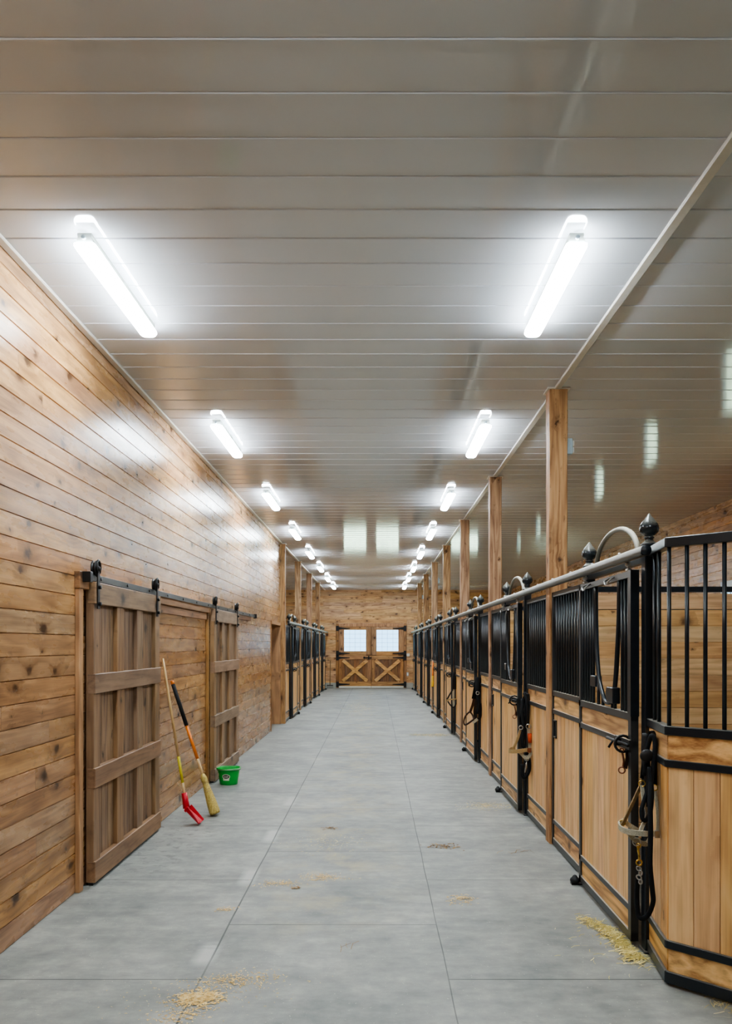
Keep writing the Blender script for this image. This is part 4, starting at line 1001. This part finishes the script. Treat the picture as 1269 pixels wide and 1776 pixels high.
MB().box(a_(914, 0, Y-.12).x, a_(921, 0, Y-.12).x, Y-.13, Y-.11, a_(0, 1305, Y-.12).z, a_(0, 1297, Y-.12).z).build('buckle', COPPER, t, bevel=.003)
t = thing('lead_rope', at(912, 1330, Y), 'black lead rope with silver snap below the tan halter, second right stall post', 'rope', 'black lead ropes')
MB().tube(spline([a_(906, 1212, Y+.02), a_(905, 1235, Y-.02), a_(908, 1262, Y-.04), a_(906, 1290, Y-.05), a_(911, 1300, Y-.05), a_(917, 1318, Y-.05), a_(917, 1336, Y-.05), a_(911, 1348, Y-.05), a_(906, 1345, Y-.04), a_(905, 1325, Y-.03)], 6), .017, 8).build('rope_loop', ROPE, t)
MB().tube(spline([a_(910, 1202, Y+.05), a_(914, 1215, Y), a_(914, 1240, Y-.02), a_(911, 1260, Y-.02)], 5), .022, 8).build('rope_coil', ROPE, t)
MB().tube([a_(913, 1321, Y-.11), a_(912, 1330, Y-.11), a_(910, 1340, Y-.11)], [.004, .010, .006], 8).build('snap', STEEL, t)

# third: brown leather halter
Y = 11.25
t = thing('halter', at(815, 1225, Y), 'dark brown leather halter swung out from the third right stall post', 'halter', 'halters hanging at the stall doors')
strap(t, 'crown_strap', [a_(821, 1212, Y), a_(824, 1196, Y), a_(827, 1180, Y+.05), a_(831, 1176, Y), a_(830, 1200, Y), a_(829, 1230, Y)], LEATHB, .03)
strap(t, 'cheek_strap', [a_(822, 1212, Y-.05), a_(819, 1224, Y-.06), a_(815, 1235, Y-.06)], LEATH, .018, .005)
m = MB().tube(spline([a_(814, 1235, Y-.06), a_(807, 1242, Y-.05), a_(804, 1252, Y-.06), a_(807, 1257, Y-.08), a_(818, 1250, Y-.10), a_(821, 1247, Y-.1), a_(819, 1240, Y-.06)], 5, True), .013, 6, closed=True); m.build('noseband', LEATH, t)
strap(t, 'chin_strap', [a_(819, 1253, Y-.1), a_(824, 1250, Y-.1), a_(828, 1247, Y-.1)], WEBG, .02, .005, up=(0, 0, 1))
strap(t, 'throat_strap', [a_(826, 1215, Y-.05), a_(823, 1230, Y-.05), a_(824, 1243, Y-.05), a_(830, 1248, Y-.05), a_(833, 1238, Y-.05), a_(832, 1220, Y-.05)], LEATHB, .02, .004)
MB().ring(a_(828, 1202, Y-.06), .022, .006, (0, 1, 0)).build('ring', STEEL, t)
t = thing('lead_rope', at(828, 1190, Y), 'black rope bundle hooked on the third right stall post', 'rope', 'black lead ropes')
MB().tube(spline([a_(828, 1175, Y-.02), a_(828, 1188, Y-.04), a_(828, 1200, Y-.04), a_(830, 1220, Y-.04), a_(827, 1238, Y-.04)], 5), [.03]*10+[.024]*11, 8).build('rope_coil', ROPE, t)
# fourth: thin black halter
Y = 14.75
t = thing('halter', at(783, 1205, Y), 'thin black halter hanging on the fourth right stall post', 'halter', 'halters hanging at the stall doors')
strap(t, 'crown_strap', [a_(786, 1195, Y), a_(787, 1178, Y), a_(789, 1166, Y+.04), a_(791, 1178, Y), a_(791, 1195, Y)], LEATHB, .03, .01)
strap(t, 'cheek_strap', [a_(785, 1196, Y-.05), a_(780, 1204, Y-.05), a_(775, 1213, Y-.05)], LEATHB, .012, .006)
strap(t, 'noseband', [a_(774, 1215, Y-.05), a_(780, 1213, Y-.06), a_(786, 1213, Y-.06), a_(791, 1212, Y-.06)], WEBT, .012, .006, up=(0, 0, 1))
strap(t, 'chin_strap', [a_(776, 1216, Y-.05), a_(781, 1223, Y-.06), a_(786, 1227, Y-.06), a_(790, 1222, Y-.06), a_(791, 1213, Y-.06)], LEATHB, .012, .006, up=(0, 0, 1))
strap(t, 'throat_strap', [a_(786, 1196, Y-.04), a_(786, 1210, Y-.04), a_(787, 1226, Y-.04)], WEBG, .02, .006)
t = thing('lead_rope', a_(749, 1165, 19.7), 'yellow lead rope hanging over the fifth right stall door', 'rope', 'bright ropes')
t['group'] = 'yellow rope on a stall door'
MB().tube(spline([a_(750.5, 1147, 19.6), a_(750.3, 1155, 19.45), a_(750.0, 1172, 19.4)], 5), .016, 8).build('rope_strand', ORNG, t)
MB().tube(spline([a_(750.0, 1172, 19.4), a_(749.8, 1180, 19.4), a_(749.6, 1191, 19.4)], 5), [.022]*6+[.03]*5, 8).build('rope_end', YEL, t)

# ------------------------------------------------------------------ loose litter on the floor
def litter(name, label, cat, mat, spots, seed, shape='straw'):
    """spots: (x, y, sx, sy, angle, count, length, width, heap)"""
    rnd = random.Random(seed); m = MB()
    for (cx, cy, sx, sy, an, n, ln, wd, heap) in spots:
        ca, sa = math.cos(an), math.sin(an)
        for _ in range(n):
            gx, gy = rnd.gauss(0, 1)*sx, rnd.gauss(0, 1)*sy
            x, y = cx+gx*ca-gy*sa, cy+gx*sa+gy*ca
            if x > 1.385 and y > 4.3: x = 1.385-abs(rnd.gauss(0, .02))
            l = ln*rnd.uniform(.4, 1.3)/2; a = rnd.uniform(0, PI); w_ = wd*rnd.uniform(.5, 1.2)/2
            hz = heap*math.exp(-.5*((gx/sx)**2+(gy/sy)**2))*rnd.random()+.002
            dx, dy = math.cos(a)*l, math.sin(a)*l; nx, ny = -math.sin(a)*w_, math.cos(a)*w_
            bend = rnd.uniform(-.25, .25)*l; tz = rnd.uniform(0, .12)*l+.0006
            mx, my = -math.sin(a)*bend, math.cos(a)*bend
            p = [(x-dx-nx, y-dy-ny, hz), (x-dx+nx, y-dy+ny, hz+.0008), (x+mx-nx, y+my-ny, hz+tz), (x+mx+nx, y+my+ny, hz+tz+.0008), (x+dx-nx, y+dy-ny, hz+.0004), (x+dx+nx, y+dy+ny, hz+.0012)]
            m.add(p, [(0, 1, 3, 2), (2, 3, 5, 4)])
    o = m.build(name, mat); return tag(o, label, cat, kind='stuff')
def fp(px, py):
    y = CAMH*F/(py-1119); return ((px-651)*y/F, y)
x, y = fp(1078, 1622)
litter('hay', 'greenish-yellow hay heaped along the foot of the nearest right stall door', 'hay', HAY,
       [(1.352, 4.50, .022, .13, 0.10, 620, .075, .0042, .030), (1.31, 4.72, .028, .07, .4, 170, .06, .0038, .012), (1.372, 4.28, .03, .06, 0, 240, .06, .0040, .02), (1.27, 4.84, .03, .05, .5, 70, .05, .0035, .004), (1.24, 4.45, .09, .20, 0, 60, .05, .003, .0)], 3)
x, y = fp(345, 1732); x2, y2 = fp(405, 1702); x3, y3 = fp(320, 1760)
litter('wood_shavings', 'pale orange wood shavings spilled on floor at the bottom left foreground', 'shavings', SHAV,
       [(x, y, .055, .045, .3, 750, .016, .007, .008), (x2, y2, .10, .05, .2, 330, .013, .005, .002), (x3, y3, .06, .05, .5, 200, .012, .005, .001), (x+.05, y+.05, .20, .12, .3, 260, .010, .003, 0)], 4)
def patch(px, py, w_, h_, n, ln, wd, name, label, cat, mat, seed, heap=.002):
    x, y = fp(px, py); sc_ = y/F
    litter(name, label, cat, mat, [(x, y, w_*sc_/2.2, h_*sc_*y/CAMH/2.6, 0, n, ln, wd, heap)], seed)
patch(560, 1522, 40, 10, 260, .014, .005, 'wood_shavings', 'small scatter of yellow shavings in the middle of the floor beside dark crumbs', 'shavings', SHAV, 5)
patch(482, 1533, 42, 8, 200, .014, .005, 'wood_shavings', 'thin yellow shavings streak just right of the left mat joint', 'shavings', SHAV, 6)
patch(800, 1560, 26, 10, 110, .018, .006, 'wood_shavings', 'small pale shavings clump on the right mats ahead of the hay', 'shavings', SHAV, 7, .006)
patch(392, 1577, 20, 6, 60, .014, .006, 'wood_shavings', 'tiny pale shavings clump left of the left mat joint', 'shavings', SHAV, 8, .004)
patch(845, 1398, 55, 9, 420, .03, .004, 'straw', 'pale straw scatter on right mats below the second right stall door', 'straw', STRAW, 9)
patch(745, 1275, 45, 3.5, 480, .05, .006, 'straw', 'band of pale straw across right mats in the middle distance', 'straw', STRAW, 10)
patch(620, 1228, 30, 16, 420, .06, .008, 'straw', 'thin straw dusting in the middle of the aisle far away', 'straw', STRAW, 12)
patch(575, 1462, 80, 22, 260, .02, .004, 'straw', 'sparse straw bits in the mid aisle left of centre', 'straw', STRAW, 13)
patch(1258, 1746, 30, 22, 60, .06, .003, 'straw', 'loose straw at the bottom right by the angled stall corner', 'straw', STRAW, 14)
patch(770, 1468, 26, 6, 60, .026, .014, 'manure_crumbs', 'brown dry crumbs on the right mats in mid floor', 'manure', DUNG, 15, .008)
patch(571, 1437, 18, 3.5, 26, .024, .014, 'manure_crumbs', 'brown crumbs left of centre in the mid aisle', 'manure', DUNG, 16, .008)
patch(515, 1541, 7, 3, 12, .020, .016, 'manure_crumbs', 'small dark brown crumb beside the yellow shavings scatter', 'manure', DUNG, 17, .01)
patch(900, 1478, 40, 3, 9, .12, .004, 'straw', 'few dark stalks on right mats near the second right stall door', 'straw', DUNG, 18, .004)
patch(600, 1642, 26, 6, 4, .12, .003, 'straw', 'single dark curled stalk in the middle foreground', 'straw', DUNG, 19, .002)

# ------------------------------------------------------------------ world, camera, colour
wd = bpy.data.worlds.new('sky'); SC.world = wd; wd.use_nodes = True
nt = wd.node_tree; bg = nt.nodes['Background']
tc = nt.nodes.new('ShaderNodeTexCoord'); sp = nt.nodes.new('ShaderNodeSeparateXYZ'); rp = nt.nodes.new('ShaderNodeValToRGB')
nt.links.new(tc.outputs['Generated'], sp.inputs[0]); nt.links.new(sp.outputs[2], rp.inputs[0])
el = rp.color_ramp.elements; el[0].position = 0.0; el[0].color = (0.40, 0.70, 1.0, 1); el[1].position = 0.35; el[1].color = (0.34, 0.62, 1.0, 1)
nt.links.new(rp.outputs[0], bg.inputs[0]); bg.inputs[1].default_value = 2.0

sun = bpy.data.lights.new('daylight', 'SUN'); sun.energy = 20; sun.angle = 0.05; so = bpy.data.objects.new('daylight', sun); COL.objects.link(so)
so.rotation_euler = Vector((0.5, 0.45, -1.6)).to_track_quat('-Z', 'Y').to_euler(); so.location = (-5, -5, 20)
cam = bpy.data.cameras.new('camera'); co = bpy.data.objects.new('camera', cam); COL.objects.link(co)
co.location = (0, 0, CAMH); co.rotation_euler = (PI/2, 0, 0)
cam.sensor_fit = 'HORIZONTAL'; cam.sensor_width = 36; cam.lens = F*36/1269
cam.shift_x = -16.5/1269; cam.shift_y = 231/1269
cam.clip_start = 0.05; cam.clip_end = 300
SC.camera = co
cy = SC.cycles
cy.use_denoising = True
cy.max_bounces = 10; cy.diffuse_bounces = 6; cy.glossy_bounces = 4; cy.transparent_max_bounces = 12
cy.caustics_reflective = False; cy.caustics_refractive = False
cy.sample_clamp_indirect = 6
SC.view_settings.view_transform = 'AgX'
SC.view_settings.look = 'AgX - Medium High Contrast'
SC.view_settings.exposure = 0.95
